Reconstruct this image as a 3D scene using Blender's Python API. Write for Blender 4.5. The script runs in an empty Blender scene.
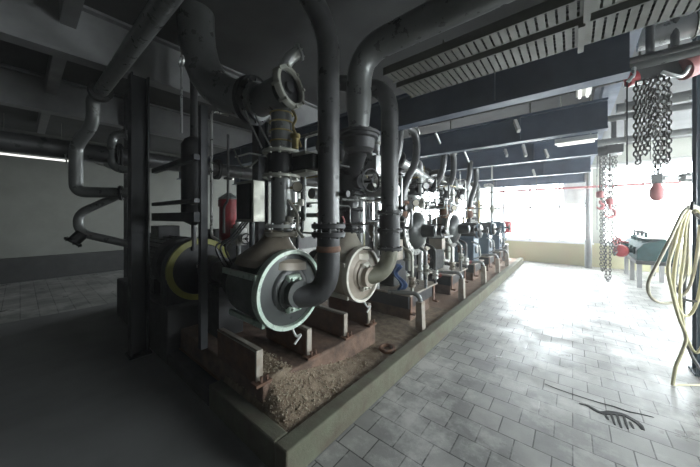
import bpy, math, random
from mathutils import Vector, Matrix, noise
random.seed(7)
SC = bpy.context.scene
COL = SC.collection
PI = math.pi
V = Vector
# ------------------------------------------------------------------ survey
# station point of the photographer: (0, 0, 1.6) m, looking 39.4 deg left of +Y (the aisle runs along +Y)
FPX, HY, EYE = 271.0, 217.0, 1.6
def ray(px, py):
    u = (px - 350) / FPX; v = (HY - py) / FPX
    return V((-.6347 + .7727 * u, .7727 + .6347 * u, v))
def aX(px, py, x): r = ray(px, py); return V((0, 0, EYE)) + r * (x / r.x)
def aY(px, py, y): r = ray(px, py); return V((0, 0, EYE)) + r * (y / r.y)
def aZ(px, py, z): r = ray(px, py); return V((0, 0, EYE)) + r * ((z - EYE) / r.z)
def aD(px, py, d): return V((0, 0, EYE)) + ray(px, py) * d

# ------------------------------------------------------------------ materials
def mat(name, c, rough=.5, metal=0., c2=None, scale=6., amt=.5, bump=0., bscale=40., spec=.5, rust=0., rustc=(.13, .055, .025), emit=None):
    m = bpy.data.materials.new(name); m.use_nodes = True
    nt = m.node_tree; N = nt.nodes; L = nt.links
    b = N['Principled BSDF']
    b.inputs['Roughness'].default_value = rough; b.inputs['Metallic'].default_value = metal
    b.inputs['Specular IOR Level'].default_value = spec
    tc = N.new('ShaderNodeTexCoord')
    geo = N.new('ShaderNodeNewGeometry')
    def nz(s, d=5., r=.6):
        n = N.new('ShaderNodeTexNoise'); n.inputs['Scale'].default_value = s
        n.inputs['Detail'].default_value = d; n.inputs['Roughness'].default_value = r
        L.new(geo.outputs['Position'], n.inputs['Vector']); return n.outputs['Fac']
    def ramp(f, a, bb):
        r = N.new('ShaderNodeMapRange'); r.inputs[1].default_value = a; r.inputs[2].default_value = bb
        L.new(f, r.inputs[0]); return r.outputs[0]
    def mix(f, x, y):
        k = N.new('ShaderNodeMix'); k.data_type = 'RGBA'
        L.new(f, k.inputs[0])
        for i, q in ((6, x), (7, y)):
            if isinstance(q, tuple): k.inputs[i].default_value = (*q, 1)
            else: L.new(q, k.inputs[i])
        return k.outputs[2]
    c2 = c2 or tuple(x * (1 - amt) for x in c)
    col = mix(ramp(nz(scale), .35, .68), c, c2)
    if rust > 0:
        col = mix(ramp(nz(scale * 1.7, 8, .7), .72 - rust * .4, .78 - rust * .3), col, rustc)
    L.new(col, b.inputs['Base Color'])
    rr = ramp(nz(scale * 2.2), .3, .7)
    mr = N.new('ShaderNodeMapRange'); mr.inputs[3].default_value = max(.05, rough - .1); mr.inputs[4].default_value = min(1, rough + .15)
    L.new(rr, mr.inputs[0]); L.new(mr.outputs[0], b.inputs['Roughness'])
    if bump > 0:
        bp = N.new('ShaderNodeBump'); bp.inputs['Strength'].default_value = bump; bp.inputs['Distance'].default_value = .01
        L.new(nz(bscale, 6, .65), bp.inputs['Height']); L.new(bp.outputs[0], b.inputs['Normal'])
    if emit:
        b.inputs['Emission Color'].default_value = (*emit[:3], 1); b.inputs['Emission Strength'].default_value = emit[3]
    return m

M = {}
M['pipe'] = mat('grey_painted_pipe', (.20, .205, .20), .32, .45, scale=4, amt=.2, bump=.05)
M['pipe_dark'] = mat('dark_painted_pipe', (.075, .075, .075), .33, .35, scale=4, amt=.4)
M['pipe_light'] = mat('aluminium_clad_pipe', (.62, .63, .62), .32, .6, scale=5, amt=.2)
M['black'] = mat('black_rubber', (.012, .012, .013), .5, scale=8, amt=.3)
M['iron'] = mat('dark_cast_iron', (.035, .035, .036), .5, .3, scale=7, amt=.4, bump=.1)
M['steel'] = mat('dark_structural_steel', (.028, .03, .033), .5, .2, scale=3, amt=.4)
M['green'] = mat('dull_green_pump_paint', (.10, .12, .105), .4, .15, c2=(.06, .07, .065), scale=5, rust=.12)
M['green_edge'] = mat('worn_green_rim_paint', (.42, .55, .46), .3, .2, c2=(.5, .55, .48), scale=8, rust=.05)
M['plate_dark'] = mat('dark_grey_cover_paint', (.04, .045, .042), .36, .3, c2=(.028, .03, .03), scale=6, rust=.1)
M['cream'] = mat('cream_pump_paint', (.44, .41, .34), .4, .1, c2=(.33, .29, .23), scale=6, rust=.12)
M['cream_edge'] = mat('pale_cream_rim_paint', (.62, .60, .53), .35, .1, scale=8, amt=.2, rust=.06)
M['cream_dull'] = mat('stained_cream_cover', (.30, .255, .205), .42, .1, c2=(.20, .17, .13), scale=7, rust=.15)
M['rust'] = mat('rusted_steel', (.17, .085, .048), .75, .1, c2=(.09, .05, .035), scale=9, bump=.2)
M['rust_pale'] = mat('rust_streaked_pale_steel', (.36, .33, .28), .6, .1, c2=(.24, .19, .15), scale=9, bump=.15, rust=.12)
M['silver'] = mat('bare_silver_steel', (.55, .55, .53), .3, .8, scale=6, amt=.25)
M['tray'] = mat('dull_galvanised_tray', (.125, .125, .105), .5, .3, scale=3, amt=.3)
M['galv'] = mat('galvanised_steel', (.38, .38, .33), .45, .5, scale=6, amt=.25)
M['white'] = mat('white_enamel', (.72, .72, .69), .4, scale=5, amt=.15)
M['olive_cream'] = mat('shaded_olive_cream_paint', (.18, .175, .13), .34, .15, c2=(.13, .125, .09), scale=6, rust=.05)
M['dial'] = mat('cream_dial_face', (.72, .66, .54), .5, scale=5, amt=.1)
M['blue'] = mat('blue_grey_machine_paint', (.06, .095, .125), .4, .1, c2=(.045, .07, .09), scale=5)
M['bluegreen'] = mat('teal_machine_paint', (.02, .065, .065), .7, 0., c2=(.012, .04, .04), scale=6, spec=.2)
M['clothblue'] = mat('blue_cloth', (.05, .09, .20), .85, scale=14, amt=.5)
M['red'] = mat('red_paint', (.42, .04, .045), .4, scale=6, amt=.3)
M['red_faded'] = mat('faded_red_paint', (.46, .17, .17), .5, scale=6, amt=.3)
M['olive'] = mat('olive_yellow_paint', (.30, .29, .045), .45, scale=6, amt=.35)
M['hose'] = mat('pale_yellow_hose', (.76, .71, .47), .5, c2=(.62, .57, .37), scale=9)
M['hose_grey'] = mat('grey_hose', (.22, .22, .22), .5, scale=9, amt=.3)
M['hose_buff'] = mat('dusty_buff_hose', (.72, .67, .52), .55, scale=9, amt=.3)
M['brass'] = mat('tarnished_brass', (.45, .36, .16), .4, .6, scale=9, amt=.4)
M['beam'] = mat('blue_grey_beam_paint', (.075, .10, .15), .5, .1, c2=(.05, .065, .10), scale=2.5)
M['kerb'] = mat('mossy_green_concrete', (.125, .13, .09), .85, c2=(.10, .085, .06), scale=5, bump=.5, bscale=30, rust=.12, rustc=(.2, .12, .08))
M['plinth'] = mat('brown_stained_concrete', (.20, .125, .09), .9, c2=(.085, .055, .04), scale=7, bump=1., bscale=24)
M['bed'] = mat('muddy_brown_concrete', (.17, .105, .07), .75, c2=(.24, .16, .11), scale=4, bump=.5, bscale=30)
M['gravel'] = mat('pale_brown_grit', (.27, .215, .15), .95, c2=(.14, .095, .065), scale=14, bump=1., bscale=70)
M['gravel_stone'] = mat('grey_brown_stones', (.40, .35, .26), .9, c2=(.25, .19, .13), scale=12)
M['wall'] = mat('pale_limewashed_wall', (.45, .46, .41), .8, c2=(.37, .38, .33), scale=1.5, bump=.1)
M['dimwall'] = mat('dimmed_pale_wall', (.27, .275, .25), .8, c2=(.21, .215, .19), scale=1.2, bump=.1)  # darker copy of the wall colour, the left side's dimness painted in
M['wainscot'] = mat('yellow_green_wainscot', (.56, .56, .34), .6, c2=(.60, .50, .34), scale=.9, bump=.1)
M['ceil'] = mat('sooty_grey_ceiling', (.11, .11, .11), .9, c2=(.075, .075, .075), scale=1.2, bump=.1)
M['dado'] = mat('dark_concrete_base', (.05, .05, .05), .8, scale=3, amt=.3)
M['darkfloor'] = mat('dark_grey_screed', (.24, .24, .24), .6, c2=(.18, .18, .18), scale=1.1, bump=.1)  # dark grey with slightly darker random patches
M['duct'] = mat('dull_grey_duct', (.34, .34, .34), .5, .3, scale=2, amt=.3)
M['frame'] = mat('white_window_frame', (.8, .8, .8), .5, scale=3, amt=.1)
M['tube'] = mat('fluorescent_tube', (.85, .85, .85), .3, emit=(1, 1, .95, .25))
M['chain'] = mat('oily_chain_steel', (.09, .085, .08), .4, .7, scale=9, amt=.4)
M['slot'] = mat('black_drain_slot', (.01, .01, .01), .8)

def tile_mat():
    m = bpy.data.materials.new('worn_grey_floor_tiles'); m.use_nodes = True
    nt = m.node_tree; N = nt.nodes; L = nt.links; b = N['Principled BSDF']
    geo = N.new('ShaderNodeNewGeometry')
    mp = N.new('ShaderNodeMapping'); mp.inputs['Rotation'].default_value = (0, 0, 0)
    L.new(geo.outputs['Position'], mp.inputs[0])
    br = N.new('ShaderNodeTexBrick'); br.offset = .5
    br.inputs['Scale'].default_value = 1; br.inputs['Brick Width'].default_value = TILE[0]; br.inputs['Row Height'].default_value = TILE[1]
    br.inputs['Mortar Size'].default_value = .0045; br.inputs['Mortar Smooth'].default_value = .2; br.inputs['Bias'].default_value = 0
    br.inputs['Color1'].default_value = (.32, .315, .30, 1); br.inputs['Color2'].default_value = (.23, .23, .22, 1); br.inputs['Mortar'].default_value = (.045, .043, .04, 1)
    L.new(mp.outputs[0], br.inputs['Vector'])
    def nz(s, d=6, r=.6):
        n = N.new('ShaderNodeTexNoise'); n.inputs['Scale'].default_value = s; n.inputs['Detail'].default_value = d; n.inputs['Roughness'].default_value = r
        L.new(geo.outputs['Position'], n.inputs['Vector']); return n.outputs['Fac']
    def mr(f, a, bb, c, d):
        r = N.new('ShaderNodeMapRange')
        for i, q in enumerate((a, bb, c, d)): r.inputs[i + 1].default_value = q
        L.new(f, r.inputs[0]); return r.outputs[0]
    mx = N.new('ShaderNodeMix'); mx.data_type = 'RGBA'; mx.blend_type = 'MULTIPLY'; mx.inputs[0].default_value = 1
    L.new(br.outputs['Color'], mx.inputs[6])
    g = N.new('ShaderNodeCombineColor'); w = mr(nz(2.2), .3, .7, .7, 1.35)
    for i in range(3): L.new(w, g.inputs[i])
    L.new(g.outputs[0], mx.inputs[7])
    # pale lime scale patches and wear
    m2 = N.new('ShaderNodeMix'); m2.data_type = 'RGBA'; L.new(mr(nz(1.3, 8, .72), .50, .62, 0, .75), m2.inputs[0])
    L.new(mx.outputs[2], m2.inputs[6]); m2.inputs[7].default_value = (.55, .545, .52, 1)
    L.new(m2.outputs[2], b.inputs['Base Color'])
    L.new(mr(nz(2.1, 8, .7), .35, .65, .26, .6), b.inputs['Roughness'])
    bp = N.new('ShaderNodeBump'); bp.inputs['Strength'].default_value = .5; bp.inputs['Distance'].default_value = .006
    ad = N.new('ShaderNodeMath'); ad.operation = 'SUBTRACT'; L.new(mr(nz(18), 0, 1, 0, .5), ad.inputs[0]); L.new(br.outputs['Fac'], ad.inputs[1])
    L.new(ad.outputs[0], bp.inputs['Height']); L.new(bp.outputs[0], b.inputs['Normal'])
    return m
TILE = (.215, .205)
M['tiles'] = tile_mat()

def glass_mat():
    m = bpy.data.materials.new('window_glass'); m.use_nodes = True
    nt = m.node_tree; N = nt.nodes; L = nt.links
    for n in list(N): N.remove(n)
    o = N.new('ShaderNodeOutputMaterial'); t = N.new('ShaderNodeBsdfTransparent'); g = N.new('ShaderNodeBsdfGlossy')
    g.inputs['Roughness'].default_value = .05; t.inputs[0].default_value = (.95, .97, .97, 1)
    mx = N.new('ShaderNodeMixShader'); mx.inputs[0].default_value = .06
    L.new(t.outputs[0], mx.inputs[1]); L.new(g.outputs[0], mx.inputs[2]); L.new(mx.outputs[0], o.inputs[0])
    return m
M['glass'] = glass_mat()

# ------------------------------------------------------------------ mesh builder (world coordinates)
def basis(d):
    d = d.normalized()
    a = V((0, 0, 1)) if abs(d.z) < .9 else V((1, 0, 0))
    u = d.cross(a).normalized(); return u, d.cross(u).normalized(), d
class MB:
    def __init__(s): s.v = []; s.f = []
    def box(s, a, b, rz=0, about=None):
        x0, y0, z0 = a; x1, y1, z1 = b
        if x0 > x1: x0, x1 = x1, x0
        if y0 > y1: y0, y1 = y1, y0
        if z0 > z1: z0, z1 = z1, z0
        n = len(s.v)
        pts = [V(p) for p in ((x0,y0,z0),(x1,y0,z0),(x1,y1,z0),(x0,y1,z0),(x0,y0,z1),(x1,y0,z1),(x1,y1,z1),(x0,y1,z1))]
        if rz:
            c = V(about) if about else V(((x0+x1)/2, (y0+y1)/2, 0)); R = Matrix.Rotation(rz, 3, 'Z')
            pts = [c + R @ (p - c) for p in pts]
        s.v += pts
        s.f += [tuple(n + i for i in q) for q in ((0,3,2,1),(4,5,6,7),(0,1,5,4),(1,2,6,5),(2,3,7,6),(3,0,4,7))]
        return s
    def bar(s, p, q, w, h=None):
        """rectangular bar from p to q, width w (horizontal), height h"""
        p, q = V(p), V(q); h = h or w; u, v, d = basis(q - p); n = len(s.v)
        for c in (p, q):
            for su, sv in ((-1,-1),(1,-1),(1,1),(-1,1)): s.v.append(c + u * su * w / 2 + v * sv * h / 2)
        s.f += [tuple(n + i for i in k) for k in ((0,1,2,3),(7,6,5,4),(0,4,5,1),(1,5,6,2),(2,6,7,3),(3,7,4,0))]
        return s
    def lathe(s, p, d, prof, n=24, cap=True):
        """prof: list of (distance along d, radius)"""
        p = V(p); u, v, d = basis(V(d)); b = len(s.v)
        for t, r in prof:
            for i in range(n):
                a = 2 * PI * i / n; s.v.append(p + d * t + (u * math.cos(a) + v * math.sin(a)) * r)
        for k in range(len(prof) - 1):
            for i in range(n):
                j = (i + 1) % n
                s.f.append((b + k*n + i, b + k*n + j, b + (k+1)*n + j, b + (k+1)*n + i))
        if cap:
            s.f.append(tuple(b + i for i in range(n))[::-1]); e = b + (len(prof)-1)*n
            s.f.append(tuple(e + i for i in range(n)))
        return s
    def cyl(s, p, q, r, r2=None, n=16):
        p, q = V(p), V(q); return s.lathe(p, q - p, [(0, r), ((q-p).length, r if r2 is None else r2)], n)
    def tube(s, pts, r, n=12, cap=True, radii=None):
        pts = [V(p) for p in pts]; b = len(s.v)
        t0 = (pts[1] - pts[0]).normalized(); u, v, _ = basis(t0)
        for i, p in enumerate(pts):
            t = (pts[min(i+1, len(pts)-1)] - pts[max(i-1, 0)]).normalized()
            ax = t0.cross(t)
            if ax.length > 1e-6:
                R = Matrix.Rotation(t0.angle(t), 3, ax.normalized()); u = R @ u; v = R @ v
            t0 = t; rr = radii[i] if radii else r
            for k in range(n):
                a = 2 * PI * k / n; s.v.append(p + (u * math.cos(a) + v * math.sin(a)) * rr)
        for i in range(len(pts) - 1):
            for k in range(n):
                j = (k + 1) % n; s.f.append((b + i*n + k, b + (i+1)*n + k, b + (i+1)*n + j, b + i*n + j)[::-1])
        if cap:
            s.f.append(tuple(b + i for i in range(n))[::-1]); e = b + (len(pts)-1)*n; s.f.append(tuple(e + i for i in range(n)))
        return s
    def pipe(s, pts, r, fil=.15, n=14): return s.tube(fillet(pts, fil), r, n)
    def torus(s, c, d, R, r, n=20, m=8, a0=0, a1=2*PI):
        u, v, d = basis(V(d)); c = V(c)
        full = abs(a1 - a0 - 2*PI) < 1e-5
        pts = [c + (u * math.cos(a0 + (a1-a0)*i/n) + v * math.sin(a0 + (a1-a0)*i/n)) * R for i in range(n + 1)]
        return s.tube(pts, r, m, cap=not full)
    def bolts(s, c, d, R, k, r=.012, h=.02, ph=.2):
        u, v, d = basis(V(d)); c = V(c)
        for i in range(k):
            a = ph + 2*PI*i/k; p = c + (u*math.cos(a) + v*math.sin(a)) * R
            s.lathe(p - d*h, d, [(0, r), (2*h, r)], 6)
        return s
    def flange(s, c, d, R, t=.03, k=8):
        c = V(c); dd = V(d).normalized()
        s.lathe(c - dd*t/2, dd, [(0, R*.97), (t*.12, R), (t*.88, R), (t, R*.97)], 24); s.bolts(c, d, R*.84, k, R*.085, t*.5 + .012); return s
    def rock(s, c, r):
        n = len(s.v); q = [V(p) for p in ((1,0,0),(-1,0,0),(0,1,0),(0,-1,0),(0,0,1),(0,0,-1))]
        R = Matrix.Rotation(random.random()*6, 3, V((random.random(), random.random(), random.random()+.1)).normalized())
        for p in q: s.v.append(V(c) + R @ (p * r * random.uniform(.6, 1.25)))
        for a, b_, d_ in ((0,2,4),(2,1,4),(1,3,4),(3,0,4),(2,0,5),(1,2,5),(3,1,5),(0,3,5)): s.f.append((n+a, n+b_, n+d_))
        return s
    def prism(s, poly, axis, a, b):
        """poly of 2-D points extruded along axis ('X','Y','Z') from a to b"""
        n = len(s.v); k = len(poly)
        for t in (a, b):
            for p in poly:
                s.v.append(V({'X': (t, p[0], p[1]), 'Y': (p[0], t, p[1]), 'Z': (p[0], p[1], t)}[axis]))
        s.f.append(tuple(n+i for i in range(k))[::-1]); s.f.append(tuple(n+k+i for i in range(k)))
        for i in range(k):
            j = (i+1) % k; s.f.append((n+i, n+j, n+k+j, n+k+i))
        return s
    def build(s, name, m, parent=None, smooth=True, bevel=0, angle=38):
        off = V((0, 0, 0)); p = parent
        while p: off += p.location; p = p.parent
        me = bpy.data.meshes.new(name); me.from_pydata([tuple(q - off) for q in s.v], [], s.f); me.update()
        import bmesh
        bm = bmesh.new(); bm.from_mesh(me); bmesh.ops.recalc_face_normals(bm, faces=bm.faces); bm.to_mesh(me); bm.free()
        if smooth:
            me.shade_smooth(); me.set_sharp_from_angle(angle=math.radians(angle))
        me.materials.append(M[m] if isinstance(m, str) else m)
        o = bpy.data.objects.new(name, me); COL.objects.link(o); o.parent = parent
        if bevel:
            bv = o.modifiers.new('bevel', 'BEVEL'); bv.width = bevel; bv.segments = 2; bv.limit_method = 'ANGLE'
        return o
def split_build(m, name, mt, parent, **kw):
    """one object per connected piece of m"""
    par = list(range(len(m.v)))
    def root_of(i):
        while par[i] != i: par[i] = par[par[i]]; i = par[i]
        return i
    for f in m.f:
        for q in f[1:]: par[root_of(q)] = root_of(f[0])
    groups = {}
    for f in m.f: groups.setdefault(root_of(f[0]), []).append(f)
    for fs in groups.values():
        k = MB(); idx = {}
        for f in fs:
            for q in f:
                if q not in idx: idx[q] = len(k.v); k.v.append(m.v[q])
            k.f.append(tuple(idx[q] for q in f))
        k.build(name, mt, parent, **kw)
def fillet(pts, fil, k=7):
    pts = [V(p) for p in pts]; out = [pts[0]]
    for i in range(1, len(pts) - 1):
        a, b, c = pts[i-1], pts[i], pts[i+1]
        f = fil[i-1] if isinstance(fil, (list, tuple)) else fil
        d0, d1 = (a - b), (c - b)
        f = min(f, d0.length * (.97 if i == 1 else .49), d1.length * (.97 if i == len(pts) - 2 else .49))
        p, q = b + d0.normalized() * f, b + d1.normalized() * f
        for j in range(k + 1):
            t = j / k; out.append(p * (1-t)**2 + b * 2*t*(1-t) + q * t*t)
    out.append(pts[-1]); return out
def smooth_path(pts, k=6):
    pts = [V(p) for p in pts]; P = [pts[0]] + pts + [pts[-1]]; out = []
    for i in range(1, len(P) - 2):
        for j in range(k):
            t = j / k; a, b, c, d = P[i-1], P[i], P[i+1], P[i+2]
            out.append(.5 * ((2*b) + (c-a)*t + (2*a - 5*b + 4*c - d)*t*t + (3*b - a - 3*c + d)*t**3))
    out.append(pts[-1]); return out
def tag(o, label, cat, group=None, kind=None):
    if label: o['label'] = label
    if cat: o['category'] = cat
    if group: o['group'] = group
    if kind: o['kind'] = kind
    return o
def thing(name, loc, label, cat, group=None):
    o = bpy.data.objects.new(name, None); COL.objects.link(o); o.location = loc; o.empty_display_size = .1
    return tag(o, label, cat, group)
def struct(o): o['kind'] = 'structure'; return o
def copy_tree(o, parent=None):
    c = o.copy(); COL.objects.link(c); c.parent = parent
    for ch in list(o.children): copy_tree(ch, c)
    return c
SKY = 5.0; EXPO = 2.4; GLOW_DENSITY = .006
# ------------------------------------------------------------------ camera, sky, render look
cam = bpy.data.cameras.new('camera'); co = bpy.data.objects.new('camera', cam); COL.objects.link(co)
cam.sensor_width = 36; cam.lens = 36 * FPX / 700; cam.shift_y = -16.5 / 700; cam.clip_start = .05
co.location = (0, 0, EYE); co.rotation_euler = (PI/2, 0, math.radians(39.4)); SC.camera = co
w = bpy.data.worlds.new('overcast_sky'); SC.world = w; w.use_nodes = True
bg = w.node_tree.nodes['Background']; bg.inputs[0].default_value = (.93, .97, 1, 1); bg.inputs[1].default_value = SKY
SC.view_settings.view_transform = 'Standard'; SC.view_settings.look = 'None'; SC.view_settings.gamma = 1
SC.view_settings.use_curve_mapping = False; SC.view_settings.exposure = EXPO
SC.cycles.use_denoising = True
SC.cycles.max_bounces = 10; SC.cycles.diffuse_bounces = 6; SC.cycles.glossy_bounces = 4; SC.cycles.transparent_max_bounces = 12
SC.cycles.caustics_reflective = False; SC.cycles.caustics_refractive = False
SC.cycles.sample_clamp_indirect = 6

def portal(c, sx, sy, rot):
    l = bpy.data.lights.new('window_daylight', 'AREA'); l.shape = 'RECTANGLE'; l.size = sx; l.size_y = sy
    l.cycles.is_portal = True
    o = bpy.data.objects.new('window_daylight', l); COL.objects.link(o); o.location = c; o.rotation_euler = rot

# ------------------------------------------------------------------ room shell
XL, XR, YF, YB, ZC = -10.8, 4.5, -3.2, 11.7, 3.8
KX = -1.31                                              # outer face of the kerb
struct(MB().box((KX, YF, -.12), (XR, YB, 0)).build('floor', 'tiles', smooth=False))
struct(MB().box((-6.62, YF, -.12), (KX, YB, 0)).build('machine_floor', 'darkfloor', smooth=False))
struct(MB().box((XL, YF, -.12), (-6.62, YB, 0)).build('side_floor', 'tiles', smooth=False))
struct(MB().box((XL - .25, YF - .25, ZC), (XR + .25, YB + .25, ZC + .2)).build('ceiling', 'ceil', smooth=False))
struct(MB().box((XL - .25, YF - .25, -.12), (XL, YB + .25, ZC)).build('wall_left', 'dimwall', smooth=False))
struct(MB().box((XL, YF - .25, -.12), (XR, YF, ZC)).build('wall_front', 'dado', smooth=False))
struct(MB().box((XL, YF, 0), (XL + .3, YB, .58)).build('baseboard_left', 'dado', smooth=False))
SILL, HEAD = .76, 3.2
bays = [(-10.3, -7.0), (-6.7, -3.3), (-2.9, .5), (.75, 4.2)]
m = MB().box((XL, YB, -.12), (XR, YB + .25, SILL)); struct(m.build('wall_back', 'wainscot', smooth=False))
m = MB().box((XL, YB, HEAD), (XR, YB + .25, ZC)); xs = [XL] + [q for b in bays for q in b] + [XR]
for i in range(0, len(xs), 2): m.box((xs[i], YB, SILL), (xs[i+1], YB + .25, HEAD))
struct(m.build('wall_back_upper', 'wall', smooth=False))
def window(n, x0, x1, fix=lambda p: p):
    m = MB(); y0, y1 = YB + .06, YB + .12
    nm = 4; st = (x1 - x0) / nm
    for i in range(nm + 1): x = x0 + st * i; m.box((max(x0, x - .03), y0, SILL), (min(x1, x + .03), y1, HEAD))
    for z in (SILL + .03, 1.95, HEAD - .03): m.box((x0, y0 - .005, z - .03), (x1, y1 + .005, z + .03))
    m.v = [fix(p) for p in m.v]
    f = struct(m.build('window_%d' % n, 'frame', smooth=False))
    g = MB().box((x0, YB + .085, SILL), (x1, YB + .092, HEAD)); g.v = [fix(p) for p in g.v]
    g.build('pane', 'glass', f, smooth=False)
    s = MB().box((x0 - .03, YB - .06, SILL - .05), (x1 + .03, YB + .06, SILL)); s.v = [fix(p) for p in s.v]; s.build('sill', 'frame', f, smooth=False)
for i, (x0, x1) in enumerate(bays):
    window(i + 1, x0, x1)
    portal(((x0 + x1)/2, YB + .2, (SILL + HEAD)/2), x1 - x0, HEAD - SILL, (-PI/2, 0, 0))
# roller blind, half down in the window behind the chains
b = MB().box((-.26, YB + .035, 2.02), (.48, YB + .045, HEAD - .05)).build('blind', 'white', None, smooth=False)
tag(b, 'white blind half lowered in the window left of the hanging chains', 'blind')
# right wall with two windows, out of the frame: daylight from the right
rb = [(2.4, 4.6), (5.0, 7.8), (8.2, 11.2)]
m = MB().box((XR, YF, -.12), (XR + .25, YB + .25, SILL)).box((XR, YF, HEAD), (XR + .25, YB + .25, ZC))
ys = [YF] + [q for q2 in rb for q in q2] + [YB + .25]
for i in range(0, len(ys), 2): m.box((XR, ys[i], SILL), (XR + .25, ys[i+1], HEAD))
struct(m.build('wall_right', 'wall', smooth=False))
for i, (y0, y1) in enumerate(rb):
    window(5 + i, y0, y1, lambda p: V((XR + (p.y - YB), p.x, p.z)))
    portal((XR + .2, (y0 + y1)/2, (SILL + HEAD)/2), HEAD - SILL, y1 - y0, (0, PI/2, 0))

# ------------------------------------------------------------------ beams, columns, plinth
BZ = 2.70
BY = [2.92, 4.61, 6.40, 8.80, 11.25]
def ibeam_x(y, x0, x1, name='beam', zb=BZ, h=.38, fw=.15):
    m = MB().box((x0, y, zb), (x1, y + fw, zb + .025)).box((x0, y, zb + h - .025), (x1, y + fw, zb + h))
    m.box((x0, y + fw/2 - .012, zb + .025), (x1, y + fw/2 + .012, zb + h - .025))
    x = x0 + .4
    while x < x1: m.box((x, y + .01, zb + .025), (x + .012, y + fw - .01, zb + h - .025)); x += 1.6
    return struct(m.build(name, 'beam', smooth=False))
for y in BY: ibeam_x(y, -9.0, .34)
# crane rail beam along the hall that carries the cross beams' right ends, and the two long beams over the machine's back side
m = MB().box((.30, 1.6, BZ + .50), (.46, YB, BZ + .53)).box((.37, 1.6, BZ + .53), (.39, YB, ZC - .03)).box((.30, 1.6, ZC - .03), (.46, YB, ZC))
struct(m.build('rail_beam', 'beam', smooth=False))
for i, (x, z) in enumerate(((-4.0, 3.24), (-6.4, 3.25))):
    m = MB().box((x - .09, YF, z), (x + .09, YB, z + .03)).box((x - .012, YF, z + .03), (x + .012, YB, ZC - .03)).box((x - .09, YF, ZC - .03), (x + .09, YB, ZC))
    struct(m.build('long_beam', 'duct', smooth=False))
for y in (-2.0, -.9, .25):
    struct(MB().box((-9.6, y, 3.55), (-3.0, y + .12, ZC)).build('ceiling_rib', 'duct', smooth=False))
def hcol(x, y, z0, z1, s=.17, mt='steel'):
    t = .016; m = MB().box((x - s/2, y - s/2, z0), (x + s/2, y - s/2 + t, z1)).box((x - s/2, y + s/2 - t, z0), (x + s/2, y + s/2, z1)).box((x - t/2, y - s/2, z0), (x + t/2, y + s/2, z1))
    m.box((x - s*.62, y - s*.62, z0), (x + s*.62, y + s*.62, z0 + .02))
    return struct(m.build('column', mt, smooth=False))
PZ = .37
# the machine plinth: kerb, bed, pedestals
m = MB().box((KX - .12, 1.0, 0), (KX, 11.0, .2)).box((-2.35, 1.0, 0), (KX - .12, 1.11, .2))
struct(m.build('kerb', 'kerb', smooth=False, bevel=.012))
struct(MB().box((-6.0, 1.11, 0), (KX - .12, 11.0, .155)).build('plinth_bed', 'bed', smooth=False))
struct(MB().box((-3.35, 1.12, .155), (-1.74, 2.58, PZ)).build('pedestal', 'plinth', smooth=False, bevel=.02))
struct(MB().box((-5.75, 1.0, 0), (-3.35, 2.58, .60)).box((-3.34, 1.0, 0), (-2.35, 1.12, .155)).build('motor_pedestal', 'dado', smooth=False, bevel=.02))
hcol(-3.92, .88, 0, 3.24, .17); hcol(-6.15, 1.32, 0, ZC, .26)
hcol(-4.3, 2.72, .155, 3.6, .2); hcol(-3.2, 5.6, .155, BZ, .18); hcol(-6.4, 5.0, 0, 3.25, .22); hcol(-6.4, 9.0, 0, 3.25, .22)
hcol(1.05, 4.41, 0, ZC, .16, 'blue')
struct(MB().cyl((.38, 11.3, 0), (.38, 11.3, ZC - .6), .09).build('column', 'duct'))

# grit and mud heaped between pedestal and kerb
m = MB(); nx, ny = 26, 150; x0, x1, y0, y1 = -2.3, KX - .115, 1.10, 4.2
for j in range(ny + 1):
    for i in range(nx + 1):
        x = x0 + (x1 - x0) * i / nx; y = y0 + (y1 - y0) * j / ny
        t = max(0, min(1, (-1.45 - x) / .33)); fade = max(0, min(1, (2.15 - y) / .8)) * min(1, (y - 1.1) / .1 + .15); lo = .155
        h = lo + .008 + (.215 * t ** 1.15) * fade
        if x < -1.74: h = lo + .008 + .225 * fade
        h += .012 * noise.noise(V((x * 9, y * 9, 0))) + .007 * noise.noise(V((x * 30, y * 30, 3)))
        if x > KX - .14: h = min(h, .185)
        m.v.append(V((x, y, max(lo + .003, h))))
for j in range(ny):
    for i in range(nx): a = j*(nx+1)+i; m.f.append((a, a+1, a+nx+2, a+nx+1))
tag(m.build('grit', 'gravel', angle=80), 'brown grit and mud heaped between the rusty pedestal and the mossy kerb', 'grit', kind='stuff')
m = MB()
for k in range(2600):
    y = 1.12 + abs(random.gauss(0, .55)); x = random.uniform(-2.25, KX - .16)
    if y > 2.6: continue
    t = max(0, min(1, (-1.45 - x) / .33)); fade = max(0, min(1, (2.15 - y) / .8)) * min(1, (y - 1.1) / .1 + .15)
    m.rock((x, y, .165 + .215 * t ** 1.15 * fade + random.uniform(-.005, .015)), random.uniform(.003, .010))
tag(m.build('loose_stones', 'gravel_stone', smooth=False), 'small pale stones scattered over the grit at the plinth corner', 'stones', kind='stuff')
p = MB().lathe((-1.55, 2.52, .13), (0, 0, 1), [(0, .088), (.062, .088), (.068, .083), (.068, .064), (.062, .060), (.01, .060)], 28).build('pipe_sleeve', 'rust')
tag(p, 'round rusty pipe sleeve sunk in the bed beside the kerb', 'pipe sleeve')
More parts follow.
